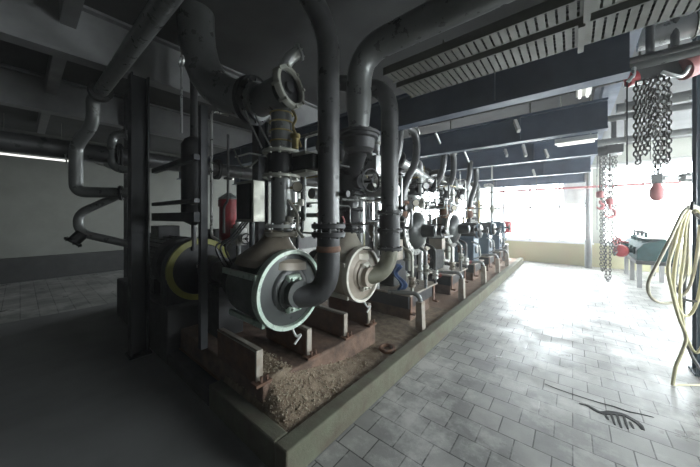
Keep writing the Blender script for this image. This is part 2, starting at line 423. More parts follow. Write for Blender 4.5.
# ------------------------------------------------------------------ pumps
def feet(root, yc, offs, x0, zt):
    """bent-plate support feet: web across the plinth, top flange, front flange"""
    for dy in offs:
        y = yc + dy; t = .014
        m = MB().box((x0 - .62, y, PZ), (x0, y + t, zt))
        m.build('support_foot', 'rust', root, smooth=False)
        m2 = MB().box((x0 - .62, y - .004, zt - t), (x0 + .004, y + .052, zt)).box((x0 - t, y - .004, PZ), (x0 + .004, y + .052, zt - t))
        m2.build('foot_flange', 'rust_pale', root, smooth=False, bevel=.003)
        MB().box((x0 - .03, y - .03, PZ), (x0 + .05, y + .1, PZ + .02)).build('foot_plate', 'rust', root, smooth=False)
        for q in (.02, .07): MB().cyl((x0 + .03, y + q, PZ + .01), (x0 + .03, y + q, PZ + .06), .012, n=6).build('anchor_bolt', 'rust', root)
def pump(yc, zc, R, body, edge, plate, label, offs, guard=True):
    root = thing('volute_pump', (-2.1, yc, PZ), label, 'pump', None)
    X = V((1, 0, 0)); xf = -1.76
    m = MB().lathe((-2.36, yc, zc), X, [(0, .16), (.02, .25), (.08, R*.9), (.46, R*.94), (.54, R*.93)], 40)
    # volute hump running up to the discharge neck
    m.build('casing', body, root)
    MB().lathe((-2.06, yc + .03, zc + .16), (.02, .12, 1), [(0, R*.97), (.06, R*.95), (.19, .16), (.25, .12), (.31, .108)], 32).build('discharge_cone', 'cream_dull' if guard else 'cream', root)
    MB().lathe((xf - .07, yc, zc), X, [(0, R*.95), (.01, R), (.065, R), (.075, R*.985), (.075, R*.90), (.055, R*.885), (.01, R*.885)], 56).build('rim', edge, root)
    m = MB().lathe((xf - .05, yc, zc), X, [(0, R*.89), (.022, R*.885), (.03, R*.55), (.045, R*.5), (.05, .13)], 48)
    m.build('cover_plate', plate, root)
    n = MB().lathe((xf, yc, zc - .02), X, [(0, .135), (.02, .135), (.035, .11), (.09, .105)], 24)
    n.build('inlet_neck', plate, root)
    for dz in (.115, -.125):
        e = MB()
        e.lathe((xf + .012, yc - .07, zc + dz - .02), (0, 1, 0), [(0, .012), (.015, .034), (.125, .034), (.14, .012)], 10)
        for dy in (-.035, .035): e.lathe((xf + .012, yc + dy, zc + dz - .02), X, [(0, .011), (.055, .011)], 6)
        e.build('clamp_lug', edge, root)
    for dy, dz in ((-R*.9, R*.42), (-R*.72, -R*.72), (R*.8, -R*.6)):
        MB().bar((xf - .04, yc + dy, zc + dz), (xf - .55, yc + dy, zc + dz), .03, .045).build('tie_bar', edge, root, smooth=False, bevel=.004)
    m = MB().lathe((-3.25, yc, zc), X, [(0, .10), (.02, .15), (.25, .15), (.28, .12), (.55, .13), (.72, .19), (.74, .22), (.80, .22), (.95, .15)], 28)
    m.box((-3.2, yc - .13, PZ), (-2.75, yc + .13, zc - .12)); m.build('bearing_housing', 'iron', root)
    MB().cyl((-3.75, yc, zc), (-3.22, yc, zc), .05).build('shaft', 'silver', root)
    if guard:
        m = MB().lathe((-3.72, yc, zc - .04), X, [(0, .30), (.01, .36), (.20, .36), (.21, .30)], 36)
        m.box((-3.72, yc - .36, .60), (-3.51, yc + .36, zc - .04)); g = m.build('coupling_guard', 'iron', root)
        MB().lathe((-3.53, yc, zc - .04), X, [(0, .305), (0, .37), (.04, .37), (.04, .305), (0, .305)], 40, cap=False).build('guard_edge', 'olive', g)
    feet(root, yc, offs, -1.79, .615)
    MB().tube(smooth_path([(xf - .02, yc + .02, zc - R), (xf + .03, yc + .02, zc - R - .05), (xf + .05, yc + .05, zc - R - .045), (xf + .045, yc - .01, zc - R - .1)]), .01, 6).build('drain_cock', 'white', root)
    return root
def motor(yc, zc, label, x1=-3.95, x0=-5.45, r=.36):
    root = thing('electric_motor', (-4.7, yc, .60), label, 'motor')
    X = V((1, 0, 0)); L = x1 - x0
    MB().lathe((x0, yc, zc), X, [(0, r*.7), (.03, r*.92), (.16, r), (.18, r*.9), (L - .2, r*.9), (L - .18, r*.96), (L - .05, r*.9), (L, r*.45)], 40).build('motor_body', 'iron', root)
    m = MB()
    for i in range(28):
        a = 2*PI*i/28; c, s = math.cos(a), math.sin(a); q = r*.9
        m.bar((x0 + .2, yc + c*q, zc + s*q), (x1 - .2, yc + c*q, zc + s*q), .014, .03)
    m.build('cooling_fins', 'iron', root, smooth=False)
    for s in (-.3, .18): MB().box((x0 + .25, yc + s, .60), (x1 - .25, yc + s + .12, zc - .2)).build('motor_foot', 'iron', root, smooth=False)
    MB().box((x0 + .5, yc - .14, zc + r*.85), (x0 + .85, yc + .14, zc + r + .12)).build('terminal_box', 'iron', root, smooth=False, bevel=.01)
    MB().cyl((x1 - .02, yc, zc), (x1 + .2, yc, zc), .055).build('shaft', 'silver', root)
P1, Z1, P2, Z2 = 1.40, 1.01, 2.385, .975
pump(P1, Z1, .325, 'green', 'green_edge', 'plate_dark', 'nearest big pump with pale green rim round a dark cover plate', (-.30, .19))
pump(P2, Z2, .305, 'cream', 'cream_edge', 'cream_dull', 'second big pump with cream rim round a stained tan cover plate', (-.30, .115), guard=False)
motor(P1, .99, 'large dark electric motor behind the yellow-edged coupling guard of the nearest pump')
motor(2.2, .97, 'dark electric motor standing behind the nearest large motor', r=.3)

# ------------------------------------------------------------------ suction pipes in front of the two pumps
def suction(yc, zc, r, zt, label, paint, zfl, sleeve, lower, end, drop):
    yv = yc + .245; xv = -1.585
    root = thing('suction_pipe', (xv, yv, zc), label, 'pipe')
    MB().pipe([end, (xv, yv, zt), (xv, yv, zfl)], r, .26, 20).build('upper_pipe', paint, root)
    pts = fillet([(xv, yv, zfl), (xv, yv, zc - drop), (xv - .19, yc - .05, zc - .015)], .36, 16)
    MB().tube(pts, r*(.95 if sleeve else 1.05), 20).build('elbow', lower, root)
    if sleeve:
        m = MB().cyl((xv, yv, zfl - .16), (xv, yv, zfl + .26), r*1.17, n=24); m.build('rubber_sleeve', 'black', root)
        for z in (zfl - .15, zfl + .05, zfl + .25): MB().flange((xv, yv, z), (0, 0, 1), r*1.45, .03, 10).build('flange', 'iron', root)
    else:
        for z in (zfl - .035, zfl + .035): MB().flange((xv, yv, z), (0, 0, 1), r*1.55, .04, 10).build('flange', 'iron', root)
        MB().lathe((xv, yv, zfl - .18), (0, 0, 1), [(0, r*1.05), (.01, r*1.12), (.04, r*1.12), (.05, r*1.05)], 20).build('band', 'rust', root)
    MB().cyl((xv - .06, yv + .05, zfl + .30), (xv + r*1.5, yv + .06, zfl + .30), .016, n=8).cyl((xv + r*1.45, yv + .06, zfl + .30), (xv + r*1.8, yv + .06, zfl + .30), .028, n=10).build('tapping', 'iron', root)
suction(P1, Z1, .092, 3.22, 'tall grey pipe dropping in front of the nearest pump into its cover', 'pipe_dark', 1.49, False, 'iron', (-1.72, .95, 3.75), .15)
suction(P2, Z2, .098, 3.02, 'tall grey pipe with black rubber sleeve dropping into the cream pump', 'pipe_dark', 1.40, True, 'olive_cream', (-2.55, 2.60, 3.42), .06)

# ------------------------------------------------------------------ discharge risers
def wheel(m, c, d, R=.09, r=.009):
    m.torus(c, d, R, r, 22, 6); u, v, dd = basis(V(d)); c = V(c)
    for a in (0, 2*PI/3, 4*PI/3): m.cyl(c, c + (u*math.cos(a) + v*math.sin(a)) * R, r*.8, n=6)
    m.cyl(c - dd*.03, c + dd*.03, r*2, n=8); return m
def gauge(parent, c, d, R=.045):
    c = V(c); d = V(d).normalized()
    g = MB().lathe(c - d*.03, d, [(0, R*.8), (.006, R), (.04, R), (.042, R*.9)], 20).build('gauge', 'iron', parent)
    MB().lathe(c + d*.011, d, [(0, R*.88), (.004, R*.86)], 20).build('dial', 'dial', g)
def valve(parent, c, r, h=.2, wheel_dir=(1, 0, 0), mt='iron', wmt='iron'):
    """flanged valve with bonnet, stem and handwheel; the line runs vertically"""
    c = V(c); wd = V(wheel_dir).normalized(); Z = V((0, 0, 1))
    m = MB().lathe(c - Z*h/2, Z, [(0, r*1.0), (h*.15, r*1.05), (h*.35, r*1.3), (h*.65, r*1.3), (h*.85, r*1.05), (h, r)], 20)
    m.flange(c - Z*h*.46, Z, r*1.65, .025); m.flange(c + Z*h*.46, Z, r*1.65, .025)
    m.lathe(c + wd*r, wd, [(0, r*.7), (r*.7, r*.55), (r*.75, r*.75), (r*.95, r*.75), (r*1.0, r*.25), (r*2.2, r*.2)], 14)
    b = m.build('valve', mt, parent)
    wheel(MB(), c + wd * r * 3.1, wd, r*1.1, r*.09).cyl(c + wd*r*2.1, c + wd*r*3.2, r*.12, n=8).build('handwheel', wmt, b)
    return b
# nearest pump's riser, up to the big blank flange under the ceiling
D1 = V((-2.02, 1.49, 0))
root = thing('discharge_pipe', (D1.x, D1.y, 1.44), 'pale vertical pipe rising from the nearest pump to a round blank flange', 'pipe')
MB().tube([D1 + V((0,0,1.43)), D1 + V((0,0,2.55))], .092, 20).build('riser', 'pipe', root)
MB().flange(D1 + V((0,0,1.45)), (0,0,1), .15, .04, 8).build('flange', 'cream', root)
MB().flange(D1 + V((0,0,1.52)), (0,0,1), .14, .03, 8).build('flange', 'pipe_light', root)
MB().lathe(D1 + V((0,0,1.97)), (0,0,1), [(0,.115),(.02,.125),(.18,.125),(.2,.115)], 24).build('valve_body', 'black', root)
for z in (1.96, 2.175): MB().flange(D1 + V((0,0,z)), (0,0,1), .165, .028, 10).build('flange', 'galv', root)
MB().box((D1.x - .02, D1.y + .03, 2.0), (D1.x + .38, D1.y + .19, 2.13)).build('actuator', 'iron', root, smooth=False, bevel=.015)
split_build(MB().box((D1.x + .06, D1.y + .02, 2.13), (D1.x + .30, D1.y + .2, 2.155)).box((D1.x + .06, D1.y + .02, 1.975), (D1.x + .30, D1.y + .2, 2.0)), 'bracket', 'galv', root, smooth=False)
m = MB().cyl((-2.34, 1.46, 2.70), (-1.86, 1.42, 2.665), .135, n=24); m.build('tee', 'pipe', root)
MB().lathe((-1.83, 1.40, 2.665), (1, .22, .12), [(0,.155),(.01,.172),(.05,.172),(.06,.165),(.06,.138),(.035,.13)], 36, cap=False).bolts((-1.80, 1.405, 2.668), (1, .22, .12), .163, 8, .014, .04).build('blank_flange_ring', 'galv', root)
MB().lathe((-1.845, 1.397, 2.663), (1, .22, .12), [(0,.14),(.03,.135),(.034,.05),(.06,.045),(.066,.02)], 30).build('blank_plate', 'black', root)
MB().pipe([(-1.95, 1.44, 2.78), (-1.93, 1.46, 2.95), (-1.86, 1.56, 3.05)], .05, .1, 14).flange((-1.95, 1.44, 2.80), (0, .1, 1), .085, .02, 6).flange((-1.86, 1.56, 3.05), (.5, .7, .5), .07, .02, 6).build('vent_elbow', 'pipe_light', root)
m = MB()
for z in (2.52, 2.44, 2.36, 2.27): m.torus(D1 + V((.0, .0, z)), (0,0,1), .10, .007, 24, 6)
m.tube(smooth_path([D1 + V((.1,.03,2.56)), D1 + V((.14,.05,2.47)), D1 + V((.10,.05,2.40)), D1 + V((.13,.08,2.3)), D1 + V((.17,.08,2.22))]), .012, 6)
m.lathe(D1 + V((.13,.05,2.2)), (0,0,1), [(0,.03),(.09,.03),(.1,.045),(.13,.045)], 12); m.build('air_fitting', 'brass', root)
MB().cyl(D1 + V((.06,.04,1.86)), D1 + V((.16,.05,1.86)), .014, n=8).build('gauge_stub', 'brass', root)
gauge(root, D1 + V((.19, .03, 1.86)), (.55, -.8, 0), .048)
m = MB()
for k in range(5):
    m.lathe(D1 + V((.10 + .012*k, -.02 + .03*k, 1.50 + .05*k)), (0,0,1), [(0,.028),(.05,.032),(.06,.02)], 10)
m.tube(smooth_path([D1 + V((.1,.0,1.75)), D1 + V((.17,.04,1.62)), D1 + V((.12,.08,1.5)), D1 + V((.2,.08,1.42))]), .014, 8); m.build('sampling_cock', 'cream_edge', root)
# second riser and the large line that leaves along the beams to the right
D2 = V((-2.05, 2.50, 0))
root = thing('discharge_pipe', (D2.x, D2.y, 1.4), 'dark riser of the cream pump that turns overhead into the big pipe running right', 'pipe')
MB().tube([D2 + V((0,0,1.40)), D2 + V((0,0,2.16))], .105, 20).build('riser', 'pipe_dark', root)
MB().cyl(D2 + V((0,0,1.50)), D2 + V((0,0,1.70)), .125, n=24).build('rubber_sleeve', 'black', root)
for z in (1.44, 1.51, 1.69, 1.88): MB().flange(D2 + V((0,0,z)), (0,0,1), .165, .03, 10).build('flange', 'iron', root)
valve(root, D2 + V((0,0,2.0)), .115, .3, (1, -.2, 0))
MB().pipe([D2 + V((0,0,2.14)), D2 + V((.33,-.26,2.36)), D2 + V((.33,-.26,2.44))], .12, .06, 20).lathe(D2 + V((.33,-.26,2.26)), (0,0,1), [(0,.12),(.04,.16),(.14,.17),(.15,.20),(.18,.20)], 28).build('expansion_piece', 'iron', root)
MB().flange(D2 + V((.33,-.26,2.46)), (0,0,1), .215, .035, 12).build('flange', 'iron', root)
MB().lathe(D2 + V((.33,-.26,2.47)), (0,0,1), [(0,.10),(.28,.128),(.34,.13)], 24).pipe([D2 + V((.33,-.26,2.78)), D2 + V((.33,-.26,3.30)), V((2.4, 2.24, 3.30))], .13, .34, 24).build('overhead_pipe', 'pipe', root)
MB().box((D2.x + .12, D2.y + .10, 2.10), (D2.x + .30, D2.y + .22, 2.32)).box((D2.x + .14, D2.y + .11, 2.32), (D2.x + .24, D2.y + .2, 2.36)).build('actuator', 'pipe_light', root, smooth=False, bevel=.01)
MB().box((D2.x + .13, D2.y + .11, 1.90), (D2.x + .24, D2.y + .2, 2.0)).build('switch_box', 'galv', root, smooth=False, bevel=.008)
MB().box((D2.x + .1, D2.y + .1, 1.78), (D2.x + .45, D2.y + .24, 1.80)).cyl(D2 + V((.1,.18,1.9)), D2 + V((.52,.22,1.9)), .06).flange(D2 + V((.42,.21,1.9)), (1,.1,0), .10, .025, 6).build('side_branch', 'pipe_light', root)

# ------------------------------------------------------------------ refiners further down the row: flanged disc with coned grey cover
def refiner(yc, zc, name_label):
    root = thing('disc_refiner', (-1.95, yc, .155), name_label, 'refiner', None); X = V((1, 0, 0))
    MB().lathe((-1.92, yc, zc), X, [(0,.26),(.02,.33),(.10,.35),(.11,.34)], 40).build('casing', 'green', root)
    MB().lathe((-1.81, yc, zc), X, [(0,.36),(.035,.36),(.04,.345)], 40).bolts((-1.79, yc, zc), X, .325, 22, .016, .03).build('flange_ring', 'silver', root)
    MB().lathe((-1.77, yc, zc), X, [(0,.285),(.015,.28),(.08,.19),(.10,.10),(.27,.08),(.28,.06)], 10).build('cone_cover', 'plate_dark', root)
    MB().lathe((-1.46, yc, zc), X, [(0,.055),(.06,.055),(.065,.035),(.12,.035)], 16).torus((-1.40, yc, zc), X, .07, .01, 20, 6).build('adjusting_spindle', 'iron', root)
    MB().lathe((-2.55, yc, zc), X, [(0,.15),(.3,.16),(.45,.24),(.63,.25)], 28).build('bearing_housing', 'cream_dull', root)
    MB().box((-2.5, yc - .2, .56), (-2.05, yc + .2, zc - .18)).build('pedestal', 'iron', root, smooth=False, bevel=.02)
    MB().lathe((-1.93, yc + .12, zc + .25), (0,.2,1), [(0,.13),(.12,.10),(.22,.075),(.23,.12),(.27,.12)], 20).build('inlet_neck', 'pipe_light', root)
    m = MB().lathe((-1.85, yc - .12, zc - .30), (0,0,-1), [(0,.06),(.1,.05),(.11,.08),(.14,.08),(.15,.05),(.28,.05)], 14); m.build('drain_branch', 'galv', root)
    for k, (dy, dz) in enumerate(((-.2,.42),(.26,.36))):
        MB().cyl((-1.9, yc + dy*.7, zc + .26), (-1.86, yc + dy, zc + dz), .018, n=8).build('tapping', 'brass', root)
    for k, (dy, dx) in enumerate(((-.27, 0), (.05, .06), (.28, -.03), (.42, .05))):
        zz = .62 + .13*(k % 3); q = MB().pipe([(-1.9 + dx, yc + dy, zc - .22), (-1.72 + dx, yc + dy, zc - .30), (-1.72 + dx, yc + dy, .56)], .022, .06, 10)
        q.build('drain_pipe', ('galv', 'pipe', 'cream_dull', 'pipe_dark')[k], root)
        valve(root, (-1.72 + dx, yc + dy, zz + .08), .03, .11, (1, -.3, 0), ('cream_dull', 'galv', 'rust', 'silver')[k], ('iron', 'silver', 'iron', 'red')[k])
    MB().box((-2.05, yc - .55, 1.02), (-1.80, yc - .38, 1.30)).build('control_box', 'cream_dull', root, smooth=False, bevel=.01)
    gauge(root, (-1.72, yc - .16, zc + .40), (.6, -.75, 0), .05)
    MB().cyl((-1.78, yc - .12, zc + .27), (-1.74, yc - .16, zc + .37), .012, n=6).build('gauge_stub', 'brass', root)
    return root
def base_frame(yc, label, L=.95):
    root = thing('base_frame', (-1.9, yc, .155), label, 'machine base')
    MB().box((-2.6, yc - L/2, .535), (-1.66, yc + L/2, .56)).build('top_plate', 'rust_pale', root, smooth=False, bevel=.004)
    MB().box((-2.56, yc - L/2 + .03, .36), (-1.70, yc + L/2 - .03, .534)).build('girder', 'iron', root, smooth=False)
    MB().box((-2.5, yc - L/2 + .16, .155), (-1.74, yc + L/2 - .14, .36)).build('grout_block', 'plinth', root, smooth=False, bevel=.012)
    for dy in (-L/2 + .06, L/2 - .12):
        MB().box((-1.70, yc + dy, .30), (-1.682, yc + dy + .06, .53)).box((-1.70, yc + dy, .28), (-1.62, yc + dy + .07, .30)).build('lug', 'rust', root, smooth=False)
    return root
def drain_post(y, label):
    root = thing('drain_post', (-1.49, y, .155), label, 'drain post', 'drain posts along the kerb')
    MB().prism([(-1.54, .155), (-1.44, .155), (-1.45, .53), (-1.53, .53)], 'Y', y - .05, y + .05).build('post', 'rust_pale', root, smooth=False, bevel=.006)
    MB().pipe([(-1.90, y - .10, .60), (-1.49, y, .63), (-1.49, y, .50)], .028, .12, 12).build('bent_pipe', 'pipe', root)
    return root
lab = ['first base frame past the pumps, with rusty plate top and dark girder', 'second base frame past the pumps, under the second coned refiner', 'third base frame, under the nearest blue gearbox', 'fourth base frame, under the middle blue gearbox', 'farthest base frame, under the last blue gearbox']
lab2 = ['nearest drain post with a bent grey pipe entering its top', 'second drain post along the kerb counted from the pumps', 'third drain post along the kerb, before the nearest blue gearbox', 'fourth drain post along the kerb, second from the window end', 'farthest drain post along the kerb, nearest the window wall']
for i, y in enumerate((3.75, 5.35, 6.75, 8.15, 9.5)): base_frame(y, lab[i], .95 if i < 2 else .8)
for i, y in enumerate((3.22, 4.88, 6.38, 7.8, 9.1)): drain_post(y, lab2[i])
refiner(3.72, 1.40, 'nearest coned refiner, dark cone cover inside a bolted silver ring')
refiner(5.33, 1.37, 'second coned refiner further along, partly behind the first cone')
# blue gearboxes at the window end
def gearbox(yc, label, red=False):
    root = thing('gearbox', (-1.85, yc, .56), label, 'gearbox')
    MB().prism([(yc - .24, .56), (yc + .24, .56), (yc + .20, 1.12), (yc + .12, 1.2), (yc - .12, 1.2), (yc - .20, 1.12)], 'X', -2.15, -1.70).build('body', 'blue', root, smooth=False, bevel=.02)
    MB().lathe((-2.1, yc, 1.28), (1,0,0), [(0,.17),(.06,.19),(.38,.19),(.42,.16),(.50,.15),(.52,.10)], 24).build('head', 'plate_dark' if not red else 'blue', root)
    MB().flange((-1.66, yc, 1.28), (1,0,0), .175, .03, 8).build('head_flange', 'blue', root)
    MB().cyl((-1.60, yc, 1.28), (-1.45, yc, 1.28), .035).torus((-1.47, yc, 1.28), (1,0,0), .085, .011, 20, 6).build('handwheel', 'iron', root)
    MB().lathe((-1.70, yc - .02, .86), (1,0,0), [(0,.09),(.03,.09),(.035,.06)], 20).build('inspection_cover', 'pipe', root)
    m = MB().pipe([(-1.75, yc - .2, 1.05), (-1.58, yc - .24, 1.0), (-1.56, yc - .2, .72), (-1.72, yc - .2, .66)], .015, .06, 8); m.build('oil_pipe', 'silver', root)
gearbox(6.62, 'nearest blue gearbox at the end of the machine row')
gearbox(8.02, 'middle blue gearbox of the three at the window end')
gearbox(9.35, 'farthest blue gearbox, beside the red cap at the window end', True)
r_ = thing('end_pump', (-1.8, 10.2, .155), 'small grey pump with red cap, last in the row before the windows', 'pump')
MB().box((-2.05, 10.05, .155), (-1.65, 10.4, .7)).build('stand', 'pipe', r_, smooth=False, bevel=.01)
MB().lathe((-1.95, 10.2, .95), (1,0,0), [(0,.16),(.05,.2),(.2,.2),(.25,.12)], 24).box((-1.95, 10.1, .7), (-1.75, 10.3, .85)).build('casing', 'blue', r_)
MB().lathe((-1.68, 10.2, 1.08), (0,0,1), [(0,.13),(.03,.16),(.34,.16),(.40,.08)], 20).build('cap', 'red', r_)
# ------------------------------------------------------------------ overhead U bends with hangers
def ubend(dy, label):
    root = thing('pipe_bend', (-1.78, 3.1 + dy, 2.0), label, 'pipe')
    y = dy
    pts = [(-2.0, 3.16+y, 2.05), (-1.78, 3.20+y, 2.45), (-1.78, 3.20+y, 2.86), (-1.78, 3.72+y, 2.86), (-1.78, 3.72+y, 2.42), (-1.80, 3.34+y, 2.02), (-1.84, 3.36+y, 1.78)]
    MB().pipe(pts, .055, .25, 16).build('bend', 'pipe_dark', root)
    MB().flange((-1.84, 3.36+y, 1.80), (0,0,1), .11, .03, 6).build('flange', 'rust', root)
    MB().lathe((-1.84, 3.36+y, 1.58), (0,0,1), [(0,.05),(.05,.085),(.12,.085),(.17,.05)], 14).build('end_valve', 'rust', root)
    MB().cyl((-1.78, 3.64+y, 2.86), (-1.72, 3.86+y, 3.16), .018, n=8).cyl((-1.78, 3.12+y, 2.82), (-1.83, 2.94+y, 3.05), .022, n=8).build('hanger_rod', 'pipe_light', root)
    MB().torus((-1.78, 3.64+y, 2.83), (0,.5,.6), .075, .01, 16, 6).build('hanger_clip', 'silver', root)
ubend(0, 'nearest dark pipe looping over the first coned refiner')
ubend(1.62, 'second dark pipe looping over the second coned refiner')
ubend(3.2, 'third dark pipe loop, above the nearest blue gearbox')
def lagged(p, q, r, label, fl=True, mt='pipe_light'):
    root = thing('lagged_pipe', p, label, 'pipe')
    p, q = V(p), V(q); MB().cyl(p, q, r, n=20).build('cladding', mt, root)
    if fl: MB().flange(q, q - p, r*1.9, .04, 8).flange(p, q - p, r*1.9, .04, 8).build('flange', 'pipe_dark', root)
lagged((-2.12, 3.75, 2.50), (-2.1, 5.15, 2.25), .075, 'bright clad pipe slanting between the two dark pipe loops')
lagged((-2.2, 5.4, 2.3), (-2.15, 6.5, 2.15), .06, 'short bright clad pipe past the second dark pipe loop')
# headers along the machine and small risers with valves
def header(x, z, r, y0, y1, mt, label):
    root = thing('header_pipe', (x, y0, z), label, 'pipe')
    MB().cyl((x, y0, z), (x, y1, z), r, n=18).build('line', mt, root)
    y = y0 + .6
    while y < y1: MB().flange((x, y, z), (0,1,0), r*1.6, .03, 6).flange((x, y + .035, z), (0,1,0), r*1.6, .03, 6).build('flange', 'iron', root); y += 1.45
header(-2.75, 2.62, .11, 2.7, 10.2, 'pipe_dark', 'thick dark header pipe running lengthwise behind the risers')
header(-2.45, 2.28, .06, 2.8, 9.8, 'pipe', 'slim grey header pipe running lengthwise behind the risers')
header(-3.0, 1.95, .08, 2.75, 9.0, 'pipe', 'grey header pipe low behind the refiners')
header(-5.2, 2.5, .12, -2.6, 10.8, 'pipe_dark', 'thick dark pipe under the ceiling left of the columns')
risers = [(-2.3, 3.02, .155, 2.62, .05, 'pipe', 1), (-2.2, 3.30, .56, 2.9, .04, 'pipe_light', 1), (-2.55, 2.92, .155, 2.6, .07, 'pipe_dark', 2), (-2.3, 4.30, .155, 2.28, .06, 'pipe', 2), (-2.1, 4.55, .155, 2.6, .045, 'pipe_light', 1),
          (-2.4, 4.85, .155, 2.62, .07, 'pipe_dark', 2), (-2.25, 5.95, .155, 2.62, .06, 'pipe', 1), (-2.05, 6.05, .155, 2.3, .045, 'pipe_light', 2), (-2.4, 7.3, .155, 2.62, .07, 'pipe', 2), (-2.1, 7.45, .155, 2.5, .05, 'pipe_light', 1),
          (-2.2, 8.75, .155, 2.6, .06, 'pipe', 1), (-2.05, 9.9, .155, 2.66, .06, 'pipe_light', 1), (-2.45, 1.98, .37, 2.5, .05, 'pipe_light', 1), (-2.62, 2.05, .37, 2.62, .05, 'pipe', 1)]
where = ['just past the cream pump', 'before the nearest dark loop', 'close behind the cream pump riser', 'between the two refiners', 'just before the second refiner', 'behind the second refiner', 'past the second refiner',
         'before the nearest blue gearbox', 'past the nearest blue gearbox', 'before the middle blue gearbox', 'before the farthest blue gearbox', 'nearest the window wall', 'between the two big pumps', 'behind the gap of the two big pumps']
cw = {'pipe': 'grey', 'pipe_light': 'bright', 'pipe_dark': 'dark'}
for i, (x, y, z0, z1, r, mt, nv) in enumerate(risers):
    root = thing('riser_pipe', (x, y, z0), 'slim %s upright pipe with valve, %s' % (cw[mt], where[i]), 'pipe')
    MB().pipe([(x - .25, y + .1, z1), (x, y, z1), (x, y, z0)], r, .12, 14).build('line', mt, root)
    for k in range(nv):
        z = z0 + (z1 - z0) * (.45 + .33 * k if nv > 1 else random.uniform(.45, .75))
        valve(root, (x, y, z), r * 1.1, r * 3.4, (1, random.uniform(-.6, .4), random.choice((0, 0, .4))), random.choice(('iron', 'galv', 'cream_dull', 'silver')), random.choice(('iron', 'silver', 'silver')))
    MB().flange((x, y, z0 + (z1 - z0)*.2), (0,0,1), r*1.7, .03, 6).flange((x, y, z0 + (z1 - z0)*.9), (0,0,1), r*1.7, .03, 6).build('flange', 'galv', root)
    if i % 2 == 0: 
        MB().cyl((x, y, z0 + (z1-z0)*.36), (x + .13, y - .05, z0 + (z1-z0)*.36), .012, n=6).build('gauge_stub', 'brass', root)
        gauge(root, (x + .15, y - .06, z0 + (z1-z0)*.36 + .03), (.7, -.7, 0), .045)
for k in range(60):
    y = random.choice((2.0, 2.05, 2.9, 3.1, 4.2, 4.5, 4.7, 5.8, 6.0, 7.2, 7.4)) + random.uniform(-.18, .22); x = random.uniform(-2.25, -1.75); z = random.uniform(1.55, 2.6)
    pts = [(x, y, z)]
    for j in range(random.randint(3, 5)):
        ax = random.choice('zzyx'); d = random.choice((-1, 1)) * random.uniform(.12, .42); q = list(pts[-1])
        q['xyz'.index(ax)] += d if ax != 'z' else -abs(d)
        q[0] = min(-1.62, max(-2.5, q[0])); q[2] = max(1.25, q[2])
        if (V(q) - V(pts[-1])).length > .03: pts.append(tuple(q))
    pts.append((pts[-1][0] - .25, pts[-1][1], pts[-1][2]))
    o = MB().pipe(pts, random.choice((.008, .011, .014, .018)), .04, 8).build('instrument_pipe', random.choice(('silver', 'pipe', 'pipe_light', 'brass', 'pipe_dark')))
    tag(o, 'thin bent instrument pipe in the tangle among the risers', 'pipe', 'thin instrument pipes among the risers')
for k, (px, py, d, g) in enumerate(((404, 198, 3.75, 0), (395, 210, 3.6, 1), (437, 201, 4.9, 1), (426, 186, 4.6, 2), (462, 197, 5.6, 2), (447, 188, 5.0, 0))):
    c = aD(px, py, d)
    root = thing('pressure_gauge', c, ['round white-faced gauge right of the cream pump pipe', 'small gauge low beside the rubber sleeve', 'small gauge over the gap between the two cone covers', 'small gauge below the slanting bright pipe', 'small gauge by the nearest blue gearbox', 'small gauge under the second dark loop'][k], 'gauge')
    MB().lathe(c - V((.03, -.02, 0)), (.75, -.65, 0), [(0,.05),(.005,.06),(.05,.06),(.052,.052)], 24).cyl(c, c + V((-.05, .02, -.12)), .013, n=8).cyl(c + V((-.05,.02,-.12)), c + V((-.45,.12,-.14)), .013, n=8).build('case', 'iron', root)
    MB().lathe(c + V((.0085, -.0125, 0)), (.75, -.65, 0), [(0,.052),(.004,.05)], 24).build('dial', 'white', root)

# ------------------------------------------------------------------ cable trays and ducts overhead
def tray(y0, y1, z, x0, x1, label, pitch=.046):
    root = thing('cable_tray', (x0, (y0+y1)/2, z), label, 'cable tray')
    m = MB()
    for y in (y0, y1): m.box((x0, y - .006, z), (x1, y + .006, z + .062))
    split_build(m, 'side_rail', 'tray', root, smooth=False)
    m = MB(); x = x0 + .02
    while x < x1: m.box((x, y0, z), (x + pitch*.74, y1, z + .006)); x += pitch
    m.build('perforated_bottom', 'tray', root, smooth=False)
    m = MB()
    for k in range(6):
        y = y0 + .02 + (y1 - y0 - .04) * k / 5; m.pipe([(x0 + .02, y, z + .03), (x0 + 1.0, y + random.uniform(-.01,.01), z + .025), (x1, y, z + .025)], .011, .1, 6)
    split_build(m, 'cable', 'black', root)
    for k in range(3):
        m = MB(); x = x0 + 1.2 + 1.1*k
        for y in (y0 - .02, y1 + .02): m.box((x - .012, y - .006, z - .01), (x + .012, y + .006, ZC))
        m.box((x - .015, y0 - .03, z - .03), (x + .015, y1 + .03, z - .005))
        m.build('hanger', 'tray', root, smooth=False)
tray(1.80, 1.95, 2.70, -1.14, 2.6, 'narrower ladder-like cable tray, upper of the two overhead')
tray(2.04, 2.29, 2.70, -1.16, 2.8, 'wider ladder-like cable tray running beside the dark beam')
